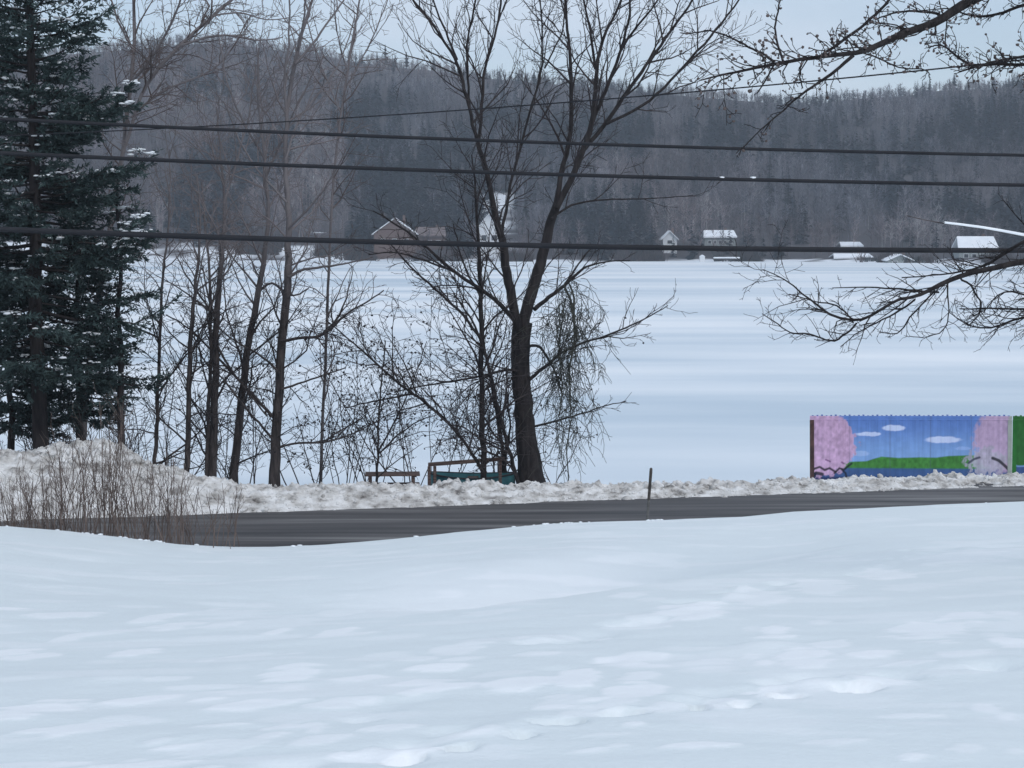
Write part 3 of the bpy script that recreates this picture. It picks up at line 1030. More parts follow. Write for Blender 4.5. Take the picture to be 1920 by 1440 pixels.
# the big forked tree
A = [([(998, 905, 54), (990, 850, 44), (984, 790, 38), (976, 700, 36), (975, 640, 38), (980, 605, 38)], .2, .25),
     ([(978, 625, 28), (990, 570, 29), (1006, 520, 28), (1022, 465, 25), (1034, 406, 22), (1046, 380, 19)], .5, .5),
     ([(1040, 395, 14), (1050, 330, 13), (1067, 271, 12), (1072, 226, 11), (1070, 146, 9), (1068, 94, 8), (1063, 28, 6), (1052, -60, 4), (1045, -160, 3)], 1.2, 1.2),
     ([(1044, 390, 16), (1077, 323, 15), (1101, 264, 14), (1115, 208, 12), (1117, 146, 10), (1122, 94, 8), (1132, 66, 7), (1157, 21, 6), (1190, -60, 4), (1215, -150, 3)], -.8, 1.1),
     ([(1116, 130, 7), (1108, 66, 6), (1098, 17, 5), (1085, -60, 4), (1075, -130, 2)], .6, 1.2),
     ([(1112, 222, 10), (1126, 195, 9), (1150, 132, 8), (1167, 87, 7), (1178, 45, 6), (1181, 0, 5), (1186, -90, 3)], -1.2, 1.2),
     ([(1162, 98, 6), (1180, 66, 6), (1205, 38, 5), (1233, 0, 4), (1280, -70, 3)], -.8, 1.2),
     ([(1095, 280, 12), (1118, 252, 11), (1140, 229, 11), (1167, 184, 10), (1195, 146, 9), (1223, 108, 8), (1250, 66, 7), (1282, 28, 6), (1305, -10, 5), (1345, -80, 3)], .8, 1.2),
     ([(1138, 232, 8), (1188, 208, 7), (1223, 187, 7), (1275, 132, 6), (1317, 87, 6), (1351, 45, 5), (1386, 0, 4), (1430, -60, 3)], 1.6, .9),
     ([(977, 635, 20), (962, 570, 24), (950, 510, 22), (944, 460, 20), (931, 417, 16), (921, 365, 13), (914, 319, 12), (900, 285, 10), (886, 236, 8), (876, 187, 8), (865, 146, 8), (855, 108, 7),
       (834, 80, 6), (813, 45, 6), (775, 3, 5), (730, -70, 3)], -1.3, .95),
     ([(857, 112, 6), (845, 83, 5), (830, 45, 5), (810, 0, 4), (795, -80, 3)], .5, 1.3),
     ([(896, 275, 8), (900, 250, 8), (903, 194, 8), (907, 146, 7), (914, 104, 7), (928, 69, 6), (938, 21, 6), (945, -60, 4), (955, -140, 3)], .9, 1.2),
     ([(880, 200, 6), (876, 139, 6), (876, 62, 5), (889, 21, 5), (900, -60, 3)], -1.1, 1.2),
     ([(940, 445, 9), (948, 400, 8), (960, 330, 7), (985, 240, 6), (1020, 120, 5), (1015, 40, 4), (1010, -60, 3)], 1.5, 1.2),
     ([(1021, 128, 5), (1035, 100, 4), (1056, 60, 4), (1060, 0, 3)], .4, 1.3),
     ([(970, 610, 10), (945, 575, 12), (905, 545, 9), (850, 508, 8), (790, 455, 6), (740, 418, 5), (700, 395, 3)], -2.0, 1.5),
     ([(850, 508, 6), (800, 490, 5), (740, 470, 4), (690, 478, 3)], -1.0, 1.5),
     ([(985, 700, 8), (955, 690, 7), (905, 705, 6), (850, 715, 5), (800, 722, 4), (740, 735, 3)], -1.6, 1.6),
     ([(1002, 580, 11), (1030, 556, 10), (1060, 535, 8), (1092, 502, 6), (1130, 490, 4), (1180, 488, 3)], .9, 1.4),
     ([(1056, 538, 6), (1075, 510, 5), (1095, 480, 4), (1110, 465, 3)], .4, 1.5),
     ([(992, 712, 9), (1020, 690, 8), (1050, 662, 7), (1085, 645, 6), (1130, 632, 5), (1180, 612, 4), (1225, 590, 3), (1252, 572, 2)], 1.1, 1.5),
     ([(990, 650, 8), (1010, 645, 7), (1030, 675, 6), (1045, 705, 4), (1055, 745, 3)], .8, 1.3),
     ([(1000, 800, 6), (1040, 790, 5), (1085, 778, 4), (1130, 762, 3), (1175, 752, 2)], .9, 1.4),
     ([(1034, 410, 6), (1060, 388, 5), (1100, 376, 5), (1160, 374, 4), (1230, 372, 3), (1300, 366, 2)], 2.0, .5)]
CF_MAIN = dict(CF, up=[.10, .06, .02], ang=(.35, .9), dens=[2.3, 3.4, 3.6])
tree("forked_tree", "big dark leafless tree forking into two main limbs at the road", GT, A, 51.0, CF_MAIN, pods=260)

# slim dark trunk left of it with the arching lower branch
B = [([(908, 905, 15), (904, 800, 14), (902, 700, 13), (903, 600, 12), (900, 500, 10), (895, 420, 7), (892, 350, 5), (885, 290, 3)], .4, 1.5),
     ([(908, 890, 9), (885, 850, 8), (850, 800, 8), (810, 765, 7), (770, 735, 7), (735, 708, 6), (700, 675, 5), (660, 640, 4), (610, 600, 3)], -2.2, 1.9),
     ([(775, 738, 5), (740, 745, 4), (700, 752, 4), (650, 765, 3)], -1, 1.8),
     ([(903, 640, 7), (870, 590, 7), (830, 555, 6), (790, 520, 5), (750, 480, 4), (730, 455, 3)], -1.2, 1.7),
     ([(903, 700, 5), (925, 650, 5), (940, 600, 4), (960, 560, 3)], .8, 1.5),
     ([(902, 560, 5), (880, 520, 5), (860, 470, 4), (850, 420, 3)], 1.2, 1.4)]
CF_LOW = dict(CF, up=[.015, .0, -.01], ang=(.4, 1.15), dens=[2.2, 3.6, 4.2])
tree("slim_tree", "slim dark trunk with a long arching low branch left of the forked tree", GT, B, 50.2, CF_LOW, pods=420)

# leaning stems between the slim trunk and the fork
tree("leaning_tree", "thin leaning stem touching the foot of the forked trunk", GT,
     [([(972, 905, 11), (955, 850, 10), (938, 780, 9), (922, 710, 8), (908, 650, 7), (880, 590, 5), (850, 550, 4)], -.6, 1.5)], 50.6, CF_LOW, pods=60)
tree("leaning_tree", "crooked stem between the slim trunk and the thin leaning stem", GT,
     [([(950, 905, 12), (944, 860, 10), (936, 800, 9), (925, 740, 7), (915, 690, 5), (905, 630, 4)], .5, 1.4),
      ([(940, 905, 8), (948, 860, 7), (958, 800, 5), (950, 740, 4)], .3, 1.4)], 51.6, CF_LOW, pods=60)
# sapling over the picnic table
tree("sapling", "very thin sapling rising in front of the snowy picnic table", GT,
     [([(706, 908, 7), (708, 840, 6), (711, 760, 5), (718, 690, 4), (724, 640, 3)], .2, 1.2),
      ([(710, 845, 5), (735, 800, 4), (770, 730, 3), (800, 640, 2)], -.4, 1.3),
      ([(712, 850, 4), (745, 815, 4), (790, 785, 3), (820, 778, 2)], .4, 1.4),
      ([(715, 855, 3), (700, 820, 3), (680, 760, 2)], .4, 1.4)], 49.2, CF_LOW, pods=90)

CF_L = dict(CF, up=[.05, .02, .0], ang=(.45, 1.15), dens=[1.9, 3.3, 4.0])
# left group
tree("tall_tree", "thickest trunk of the left group with upright branches reaching the sky", GT,
     [([(514, 905, 27), (517, 820, 24), (523, 720, 22), (530, 620, 21), (538, 540, 19), (543, 470, 17), (540, 380, 13), (535, 300, 11), (536, 210, 10), (548, 140, 10), (560, 80, 9), (580, 20, 7), (600, -60, 5)], .6, 1.3),
      ([(536, 205, 7), (532, 140, 6), (545, 60, 5), (540, -20, 4)], -.8, 1.4),
      ([(552, 120, 7), (585, 85, 6), (610, 50, 5), (645, 0, 4), (680, -60, 3)], .9, 1.4),
      ([(558, 95, 6), (570, 40, 5), (575, -20, 4)], -.9, 1.4),
      ([(535, 300, 6), (560, 220, 5), (620, 150, 4), (650, 90, 3), (665, 30, 3)], 1.2, 1.5),
      ([(528, 640, 9), (560, 634, 8), (600, 632, 8), (625, 612, 7), (645, 590, 5), (690, 565, 4), (720, 545, 3)], -1.2, 1.7),
      ([(620, 620, 6), (640, 585, 5), (655, 540, 3), (662, 500, 2)], -.5, 1.5),
      ([(540, 520, 8), (565, 505, 7), (610, 500, 6), (660, 492, 4), (700, 482, 3)], .8, 1.6),
      ([(520, 790, 8), (500, 770, 8), (470, 735, 7), (430, 695, 6), (395, 655, 5), (350, 610, 4), (310, 590, 3)], 1.0, 1.3),
      ([(518, 830, 7), (490, 800, 6), (460, 765, 6), (430, 725, 5), (400, 690, 3)], -.9, 1.3),
      ([(524, 700, 7), (505, 680, 6), (480, 660, 5), (440, 640, 4), (405, 610, 3)], -.8, 1.4),
      ([(522, 840, 6), (560, 828, 6), (600, 832, 5), (640, 822, 4), (690, 800, 3), (740, 770, 2)], -.9, 1.8),
      ([(527, 730, 6), (560, 720, 5), (600, 705, 4), (650, 690, 3)], .9, 1.8),
      ([(540, 430, 6), (580, 390, 5), (620, 340, 4), (650, 280, 3)], -1.1, 1.5),
      ([(538, 380, 6), (490, 330, 5), (450, 270, 4), (420, 190, 3)], .9, 1.5)], 50.6, CF_L, "maple_bark", "maple_twig", pods=520)
tree("leaning_trunk_tree", "trunk leaning right beside the thickest trunk of the left group", GT,
     [([(437, 905, 22), (446, 820, 20), (455, 720, 18), (468, 630, 16), (482, 560, 15), (496, 480, 12), (505, 410, 9), (500, 330, 7), (490, 240, 5), (480, 150, 4), (486, 90, 3)], -.5, 1.4),
      ([(486, 545, 7), (510, 525, 6), (545, 560, 5), (580, 540, 3)], -.8, 1.5),
      ([(460, 690, 6), (440, 640, 5), (425, 590, 4), (420, 520, 3)], .6, 1.4),
      ([(500, 330, 6), (530, 260, 5), (560, 190, 4), (600, 110, 3)], -1.0, 1.5),
      ([(497, 300, 6), (450, 220, 5), (420, 140, 4), (410, 60, 3)], .8, 1.5)], 51.6, CF_L, "maple_bark", "maple_twig", pods=120)
tree("twin_trunk_tree", "close pair of dark trunks left of the leaning trunk", GT,
     [([(398, 900, 22), (402, 800, 19), (404, 700, 17), (405, 620, 16), (410, 550, 14), (416, 480, 11), (422, 400, 8), (418, 330, 6), (410, 260, 4), (405, 200, 3)], .4, 1.4),
      ([(388, 895, 12), (390, 800, 11), (396, 700, 10), (396, 600, 9), (392, 500, 7), (385, 420, 5), (376, 340, 3)], .4, 1.4),
      ([(404, 640, 6), (430, 690, 6), (470, 740, 5), (500, 780, 4)], -.6, 1.0),
      ([(405, 600, 6), (380, 560, 5), (350, 520, 4), (330, 480, 3)], -.8, 1.5),
      ([(420, 380, 6), (445, 300, 5), (470, 210, 4), (480, 120, 3)], .7, 1.5)], 50.9, CF_L, "maple_bark", "maple_twig", pods=80, main=2)
tree("slender_tree", "straight slender dark trunk left of the twin trunks", GT,
     [([(350, 888, 15), (353, 800, 13), (356, 700, 12), (358, 620, 11), (366, 540, 8), (374, 470, 6), (376, 400, 4), (370, 330, 3)], .3, 1.5),
      ([(357, 660, 5), (385, 610, 4), (400, 560, 4), (420, 500, 3)], .8, 1.4)], 50.0, CF_L, "maple_bark", "maple_twig")
tree("slender_tree", "thinnest straight trunk between the conifer and the slender dark trunk", GT,
     [([(291, 860, 11), (295, 760, 10), (298, 680, 9), (302, 600, 8), (304, 520, 7), (312, 450, 5), (320, 380, 4), (318, 280, 3)], .3, 1.6)], 50.3, CF_L, "maple_bark", "maple_twig")
# tall crown behind the conifer, limbs sweeping over the skyline
tree("spreading_tree", "leafless tree behind the big conifer with limbs sweeping up right into the sky", GT,
     [([(150, 850, 22), (165, 700, 19), (190, 520, 16), (215, 380, 13), (236, 250, 11), (247, 150, 10), (256, 60, 9), (245, -40, 6)], 1.5, .8),
      ([(226, 300, 9), (270, 160, 9), (320, 100, 10), (365, 60, 9), (405, 25, 8), (450, -15, 7), (520, -70, 4)], 1.5, 2.0),
      ([(250, 150, 7), (285, 110, 7), (330, 30, 6), (345, -30, 4)], -1.3, 2.0),
      ([(340, 85, 6), (390, 68, 6), (440, 66, 5), (480, 78, 4), (530, 70, 3)], .8, 2.0),
      ([(252, 100, 6), (220, 40, 5), (200, -30, 4)], .8, 1.8),
      ([(400, 30, 5), (450, 20, 4), (500, 40, 3), (560, 30, 2)], .9, 2.0),
      ([(246, 220, 6), (300, 170, 6), (360, 150, 5), (420, 120, 4), (470, 30, 3)], 2.2, 1.6)], 55.0, dict(CF_L, dens=[2.3, 3.8, 4.6]), "bark_grey", "twig_brown")
tree("pale_tree", "pale grey leafless crown filling the sky gap right of the upright branches", GT,
     [([(600, 905, 9), (606, 780, 8), (612, 640, 8), (618, 480, 7), (625, 330, 7), (640, 200, 6), (655, 110, 6), (668, 40, 5), (680, -40, 4)], 1.0, .9),
      ([(645, 170, 4), (690, 90, 4), (720, 20, 3), (745, -50, 2)], .8, 1.8),
      ([(638, 210, 4), (600, 120, 4), (575, 40, 3)], .9, 1.8),
      ([(650, 130, 4), (630, 60, 3), (625, -20, 2)], -.9, 1.8)], 57.0, CF_L, "bark_grey", "twig_brown")


# ------------------------------------------------------------------ thicket of slim shrubs by the water
def thicket(px, Y, hpx, n, label, pods, spread=.35, lean=.32, mat="twig"):
    x = (px - CX) / F * Y
    b = np.array([x, Y, float(ground_z(np.array(x), np.array(Y))) - .1])
    t = thing("alder_shrub", b, label, "shrub", "slim shrubs by the water")
    T = Tubes()
    for k in range(n):
        p = b + np.array([RNG.normal(0, spread * .5), RNG.normal(0, spread * .6), 0])
        hh = hpx / F * Y * RNG.uniform(.55, 1.1)
        d = np.array([RNG.normal(0, lean), RNG.normal(0, lean), 1.0])
        q, r = shoot(p, d, hh, RNG.uniform(.013, .024), .007, 12, .07, .0)
        T.add(q, r, 5)
        spawn(T, q, r, 0, dict(dens=[2.6, 3.4, 3.4], ratio=[.34, .5, .5], lmax=[1.6, .8, .4], lmin=.18, ang=(.4, 1.15), up=[.02, .0, -.01], wig=.17, t0=[.18, .12, .15], rmin=.0068))
    T.build("stems", M[mat], t, b)
    tips = np.array(T.tips)
    if pods:
        k = RNG.choice(len(tips), min(pods, len(tips)), replace=False)
        blobs(tips[k] - np.array([0, 0, .03]), RNG.uniform(.016, .034, len(k)), "seed_pods", M["bark"], t, b, 1.1)


for a in ((575, 51.5, 330, 5, "slim pod bearing shrub just right of the thickest left trunk", 110),
          (640, 52.2, 360, 5, "slim pod bearing shrub midway between the thickest left trunk and the picnic table", 130),
          (690, 51.2, 300, 4, "slim pod bearing shrub behind the left end of the picnic table", 110),
          (765, 52.4, 380, 5, "slim pod bearing shrub in the gap between picnic table and wooden rack", 120),
          (835, 52.6, 400, 5, "slim pod bearing shrub rising behind the wooden rack", 110),
          (930, 53.0, 420, 5, "slim shrub behind the leaning stems at the foot of the forked trunk", 50),
          (470, 52.4, 380, 4, "slim shrub between the leaning trunk and the thickest left trunk", 20),
          (325, 52.0, 340, 4, "slim shrub between the two straight slender trunks", 0),
          (25, 49.4, 185, 16, "dense brown brush under the left half of the big conifer", 0),
          (85, 49.6, 200, 16, "dense brown brush right at the foot of the biggest conifer trunk", 0),
          (150, 49.5, 205, 16, "dense brown brush between the conifer trunks above the pile's highest point", 0),
          (200, 49.3, 215, 16, "dense brown brush right of the conifer trunks above the snow pile", 0),
          (415, 51.8, 200, 6, "low dense shrub at the foot of the twin trunks", 0),
          (285, 51.0, 190, 6, "low dense shrub at the foot of the thinnest straight trunk", 0),
          (255, 52.0, 320, 4, "slim shrub on the right shoulder of the snow pile under the conifer", 0),
          (1035, 52.6, 250, 3, "low slim shrub under the hanging vines", 30)):
    thicket(*a)


# ------------------------------------------------------------------ conifers at the left
def conifer(name, label, px, Y, ytop, width_px, ylow, nbr=110, snow=60, seed=1, dens=1.0, trunkw=34, laden=()):
    g = np.random.default_rng(seed)
    b = at(px, 800, Y)
    b[2] = float(ground_z(np.array(b[0]), np.array(Y))) - .2
    top = at(px, ytop, Y)
    h = top[2] - b[2]
    zl = at(px, ylow, Y)[2] - b[2]
    Rm = width_px / F * Y
    t = thing(name, b, label, "conifer", "evergreens at the left edge")
    T = Tubes()
    T.add(np.array([(g.normal(0, .03), g.normal(0, .03), h * k / 10 - (.3 if k == 0 else 0)) for k in range(11)]),
          np.linspace(trunkw / 2 / F * Y, .03, 11), 9)
    Pp, Dd, Ll, Nn, snowp, snows = [], [], [], [], [], []
    for i in range(nbr + len(laden)):
        s = (i + g.random()) / nbr if i < nbr else .5
        z = zl + (h - zl) * s
        rad = Rm * (1 - s) ** .75 * (g.uniform(.6, 1.12) if i % 3 else g.uniform(.25, .5)) + .15
        if s < .10:
            rad *= .55
        az = g.uniform(0, 6.283)
        droop = -.35 + .75 * s
        if i >= nbr:                       # a bough that carries a cap of snow at its tip
            q_ = at(*laden[i - nbr], Y - .6) - b
            rad, az = math.hypot(q_[0], q_[1]), math.atan2(q_[1], q_[0])
            z = q_[2] - rad * (droop + .28)
        n = 8
        tt = np.linspace(0, 1, n)
        hx = rad * tt
        hz = rad * (droop * tt + .28 * tt ** 2.4) + g.normal(0, .03, n) * rad * tt
        side = g.normal(0, .1) * tt ** 2 * rad
        pts = np.stack([np.cos(az) * hx - np.sin(az) * side, np.sin(az) * hx + np.cos(az) * side, z + hz], 1)
        T.add(pts, np.linspace(.012 + rad * .012, .005, n), 4)
        # branchlets
        m = int((rad * 13 + 4) * dens * g.choice([.3, .6, 1.0, 1.3]))
        for k in range(m):
            q = g.uniform(.18, 1) ** .8
            j = min(int(q * (n - 1)), n - 2)
            fr = q * (n - 1) - j
            p = pts[j] * (1 - fr) + pts[j + 1] * fr
            tan = pts[j + 1] - pts[j]
            tan /= np.linalg.norm(tan)
            sd_ = np.array([-np.sin(az), np.cos(az), 0]) * (1 if k % 2 else -1)
            d = tan * .75 + sd_ * g.uniform(.5, .95) + np.array([0, 0, g.uniform(-.45, .12)])
            d /= np.linalg.norm(d)
            ln = (.25 + .45 * rad * (1 - q) * .8 + .12) * g.uniform(.7, 1.2)
            ln = min(ln, .95)
            if k % 3 == 0:
                T.add(np.array([p, p + d * ln * .5 + [0, 0, -.01], p + d * ln]), np.array([.007, .005, .003]), 3)
            c = max(4, int(ln * 36 * dens))
            f = g.random(c)
            Pp.append(p + d[None] * (f * ln)[:, None])
            dd = d[None] * .8 + g.normal(0, .42, (c, 3))
            Dd.append(dd)
            Ll.append(g.uniform(.09, .21, c))
        if i >= nbr:
            for _ in range(13):
                a_ = g.uniform(.80, 1.0)
                snowp.append(pts[-1] * a_ + pts[-3] * (1 - a_) + np.array([g.normal(0, .13), g.normal(0, .1), .05 + g.uniform(-.03, .06)]) + b)
                snows.append(g.uniform(.03, .10))
        if snow and g.random() < snow / nbr:
            q = g.uniform(.45, .97)
            j = min(int(q * (n - 1)), n - 2)
            p0 = pts[j]
            for _ in range(int(g.integers(2, 9))):
                snowp.append(p0 + np.array([g.normal(0, .16), g.normal(0, .16), .05 + g.uniform(-.03, .05)]) + b)
                snows.append(g.uniform(.025, .115))
    T.build("trunk", M["bark"], t)
    P = np.concatenate(Pp)
    D = np.concatenate(Dd)
    D /= np.linalg.norm(D, axis=1, keepdims=True)
    Ln = np.concatenate(Ll)
    n = len(P)
    up = g.normal(0, 1, (n, 3))
    S = np.cross(D, up)
    S /= np.linalg.norm(S, axis=1, keepdims=True) + 1e-9
    wd = g.uniform(.012, .030, n)[:, None]
    v = np.stack([P, P + D * Ln[:, None] * .45 + S * wd, P + D * Ln[:, None], P + D * Ln[:, None] * .45 - S * wd], 1).reshape(-1, 3)
    f = np.arange(n * 4).reshape(-1, 4)
    raw_mesh("crown", v, [f], M["needle"], t, False)
    if snowp:
        blobs(np.array(snowp), snows, "clinging_snow", M["tree_snow"], t, b, .34)
    return t


conifer("big_conifer", "big dark conifer dusted with snow at the left edge", 75, 48.8, -420, 262, 715, 270, 260, 3,
        laden=((272, 286), (258, 284), (243, 193), (240, 150), (262, 425), (276, 436), (30, 165), (210, 320), (30, 398), (280, 412)))
conifer("big_conifer", "dark conifer half out of the photo behind the biggest one", -110, 51.5, -300, 220, 760, 190, 150, 8)
conifer("small_conifer", "ragged young conifer under the biggest one, its boughs against the ice", 150, 50.2, 400, 135, 790, 90, 30, 12, dens=1.0, trunkw=20)
conifer("small_conifer", "thin conifer with a few sparse boughs reaching right over the ice", 228, 49.6, 330, 105, 770, 34, 14, 21, dens=.7, trunkw=17)
conifer("small_conifer", "dense low conifer beside the snow pile at the left edge", 20, 50.0, 480, 140, 815, 90, 30, 33, dens=1.1, trunkw=18)


# ------------------------------------------------------------------ vines hanging beside the forked tree
def vines():
    b = at(1062, 905, 50.6)
    b[2] = float(ground_z(np.array(b[0]), np.array(50.6)))
    t = thing("hanging_vines", b, "tangle of hanging vines trailing down right of the forked trunk", "vines")
    T = Tubes()
    for i in range(150):
        x = RNG.normal(1068, 15)
        y = RNG.uniform(520, 700) if RNG.random() < .75 else RNG.uniform(690, 800)
        if y > 640:
            x -= 8
        Y = RNG.uniform(50.0, 52.2)
        p = at(x, y, Y)
        ln = RNG.uniform(.7, 3.0)
        ln = min(ln, p[2] + .3)
        d = np.array([RNG.normal(0, .3), RNG.normal(0, .3), RNG.uniform(-.8, .2)])
        q, r = shoot(p, d, max(ln, .5), .010, .0065, 12, .24, -.16)
        T.add(q, r, 3)
        for k in range(int(ln * 5)):
            j = RNG.integers(1, 9)
            d2 = np.array([RNG.normal(0, .7), RNG.normal(0, .6), -.5])
            q2, r2 = shoot(q[j], d2, RNG.uniform(.12, .42), .0068, .0055, 5, .3, -.12)
            T.add(q2, r2, 3)
    # woody stems that carry them
    for pts in ([(1066, 905, 3), (1062, 850, 3), (1072, 780, 3), (1066, 700, 4), (1078, 640, 5), (1074, 590, 6), (1080, 550, 5), (1066, 530, 4)],
                [(1082, 640, 5), (1076, 600, 6), (1070, 560, 6), (1058, 538, 5)],
                [(1048, 780, 3), (1056, 720, 3), (1046, 660, 3), (1060, 560, 4)]):
        p, r = limb(T, pts, 50.6, 51.3, 6)
    T.build("stems", M["vine"], t, b)


vines()

# ------------------------------------------------------------------ tree at the right whose limbs reach into the view
def overhang():
    Yt = 20.0
    b = np.array([8.1, Yt, float(lawn_z(np.array(8.1), np.array(Yt)))])
    t = thing("overhanging_tree", b, "leafless tree at the right whose crooked limbs reach into the photo", "tree")
    T = Tubes()
    T.add(np.array([b + (0, 0, -.3), b + (.05, 0, 1.5), b + (0, 0, 3), b + (-.1, .1, 5), b + (-.2, 0, 7.5)]), np.array([.30, .24, .21, .17, .1]), 10)
    T.build("trunk", M["bark"], t, b)
    up, lo, sp = Tubes(), Tubes(), []
    C1 = dict(dens=[16., 11., 8.0], ratio=[.2, .45, .4], lmax=[.55, .24, .10], lmin=.05, ang=(.5, 1.3), up=[.04, .02, 0], wig=.28, t0=[.1, .1, .1], rmin=.0046)
    U = [([(2330, -120, 34), (2000, -70, 30), (1817, 0, 24), (1778, 29, 22), (1752, 45, 20), (1704, 58, 17), (1671, 71, 16), (1645, 87, 14), (1616, 100, 12), (1591, 102, 11), (1552, 103, 10), (1507, 111, 9),
          (1461, 118, 8), (1423, 126, 7), (1381, 136, 6), (1342, 142, 5), (1315, 150, 3)], -1.0, 1.0),
         ([(1600, 104, 9), (1568, 132, 8), (1539, 152, 7), (1510, 171, 6), (1490, 187, 5), (1460, 215, 4), (1430, 240, 3), (1400, 270, 3), (1380, 288, 2)], -.4, .8),
         ([(1452, 116, 6), (1430, 100, 5), (1406, 90, 5), (1365, 68, 4), (1329, 55, 4), (1300, 64, 3), (1276, 62, 2)], .6, 1.0),
         ([(1468, 114, 6), (1463, 95, 6), (1452, 62, 5), (1458, 23, 4), (1466, -20, 3)], .5, 1.0),
         ([(1540, 104, 7), (1565, 87, 7), (1603, 61, 7), (1636, 32, 7), (1668, 0, 7), (1700, -40, 7)], .3, 1.3),
         ([(1770, 34, 8), (1745, 22, 6), (1700, 20, 5), (1660, 28, 4), (1645, 36, 3)], .7, 1.3),
         ([(2000, -10, 9), (1920, 8, 8), (1880, 25, 7), (1850, 32, 6), (1810, 28, 5), (1790, 20, 3)], .6, 1.6),
         ([(2100, 100, 10), (1920, 123, 8), (1865, 119, 7), (1816, 126, 6), (1784, 97, 5), (1765, 78, 4), (1740, 90, 3)], 1.2, 1.8),
         ([(2100, 80, 10), (1920, 106, 7), (1880, 112, 6), (1840, 122, 6), (1800, 135, 4)], .4, 1.6),
         ([(1505, 110, 4), (1498, 140, 4), (1505, 165, 3)], .2, 1.2),
         ([(1452, 120, 5), (1436, 150, 4), (1420, 175, 3)], -.3, 1.2),
         ([(1620, 100, 4), (1640, 105, 4), (1690, 130, 3), (1735, 128, 3), (1745, 140, 2)], .8, 1.2)]
    for pts, dy, am in U:
        p, r = limb(up, pts, Yt, Yt + dy, 8, wob=.004)
        c = dict(C1, dens=[C1["dens"][0] * am, *C1["dens"][1:]])
        spawn(up, p, r, 0, c)
    # short spurs with swollen buds
    o = up.build("upper_limb", M["bark"], t, b)
    tips = np.array(up.tips)
    k = RNG.choice(len(tips), min(len(tips), 2600), replace=False)
    blobs(tips[k], RNG.uniform(.009, .021, len(k)), "buds", M["twig_brown"], o, b, 1.0)
    C2 = dict(dens=[11., 9.0, 7.0], ratio=[.32, .5, .5], lmax=[.62, .34, .18], lmin=.08, ang=(.35, 1.0), up=[-.01, .0, 0], wig=.2, t0=[.12, .15, .2], rmin=.0030)
    Lw = [([(2330, 430, 30), (2050, 470, 20), (1920, 490, 15), (1849, 505, 13), (1768, 525, 12), (1742, 548, 10), (1716, 561, 8), (1671, 558, 7), (1649, 587, 7), (1603, 606, 7), (1558, 593, 6), (1526, 570, 5), (1500, 545, 4),
            (1468, 519, 3), (1430, 505, 2)], -.8, 1.0),
          ([(1606, 606, 5), (1585, 628, 5), (1565, 641, 5), (1539, 635, 4), (1520, 625, 4), (1481, 625, 3), (1452, 603, 3), (1430, 588, 2)], -.3, 1.3),
          ([(1600, 606, 4), (1590, 587, 4), (1565, 570, 4), (1532, 567, 3), (1480, 552, 2)], .4, 1.3),
          ([(1716, 561, 5), (1687, 583, 5), (1655, 600, 4), (1610, 622, 3), (1575, 650, 2)], .5, 1.4),
          ([(1752, 545, 5), (1740, 560, 4), (1707, 590, 4), (1687, 629, 3), (1650, 622, 2)], .7, 1.3),
          ([(1775, 525, 5), (1776, 540, 4), (1781, 587, 3), (1775, 619, 3), (1733, 635, 2), (1705, 630, 2)], -.4, 1.2),
          ([(1800, 520, 5), (1817, 532, 5), (1842, 570, 4), (1838, 590, 3), (1815, 610, 2)], .3, 1.2),
          ([(2050, 400, 12), (1910, 457, 8), (1875, 480, 7), (1850, 500, 6), (1790, 512, 4), (1740, 518, 3), (1690, 520, 3)], .5, 1.0),
          ([(2150, 590, 8), (1920, 592, 6), (1890, 602, 5), (1850, 622, 4), (1810, 612, 3), (1780, 585, 2)], .3, 1.7),
          ([(2100, 575, 7), (1920, 580, 5), (1850, 578, 4), (1800, 580, 3)], .9, 1.5),
          ([(2050, 560, 7), (1920, 555, 5), (1890, 540, 4), (1860, 560, 3), (1840, 590, 2)], -.4, 1.5),
          ([(1760, 548, 5), (1720, 545, 5), (1660, 540, 4), (1610, 538, 3), (1560, 540, 2)], 1.0, .8)]
    for pts, dy, am in Lw:
        p, r = limb(lo, pts, Yt + .2, Yt + .2 + dy, 7, wob=.005)
        spawn(lo, p, r, 0, dict(C2, dens=[C2["dens"][0] * am, *C2["dens"][1:]]))
    lo.build("lower_limb", M["bark"], t, b)
    sl, sn = Tubes(), Tubes()
    P_ = [(2250, 500, 16), (2050, 465, 10), (1920, 443, 5), (1846, 427, 4), (1784, 421, 3.4), (1745, 417, 2.6), (1700, 405, 2)]
    p, r = limb(sl, P_, Yt - .3, Yt - .8, 7, 16, wob=.002)
    so = sl.build("snowy_limb", M["bark_grey"], t, b)
    sn.add(p[2:-2] + np.array([0, -.004, .010]), r[2:-2] * .9 + .007, 8)
    sn.build("clinging_snow", M["tree_snow"], so, b)
    p2 = p


overhang()


# ------------------------------------------------------------------ cables over the road
def cable(label, pts, wpx, Y, mat="cable", slope=.0):
    a = np.array(pts, float)
    c = np.polyfit(a[:, 0], a[:, 1], 2)
    W = []
    for px in np.linspace(-2600, 4500, 60):
        Yl = Y + slope * (px - 960) / 1000
        # a sagging span: follow the surveyed curve inside the view, gentle beyond it
        q = min(max(px, -300), 2200)
        py = np.polyval(c, q) + (px - q) * np.polyval(np.polyder(c), q)
        W.append(at(px, py, Yl))
    W = np.array(W)
    o = W[len(W) // 2].copy()
    T = Tubes()
    T.add(W, np.full(len(W), wpx / 2 / F * Y), 10)
    ob = T.build("overhead_cable", M[mat], None, o)
    ob.location = tuple(o)
    return tag(ob, label, "cable", "cables above the road")


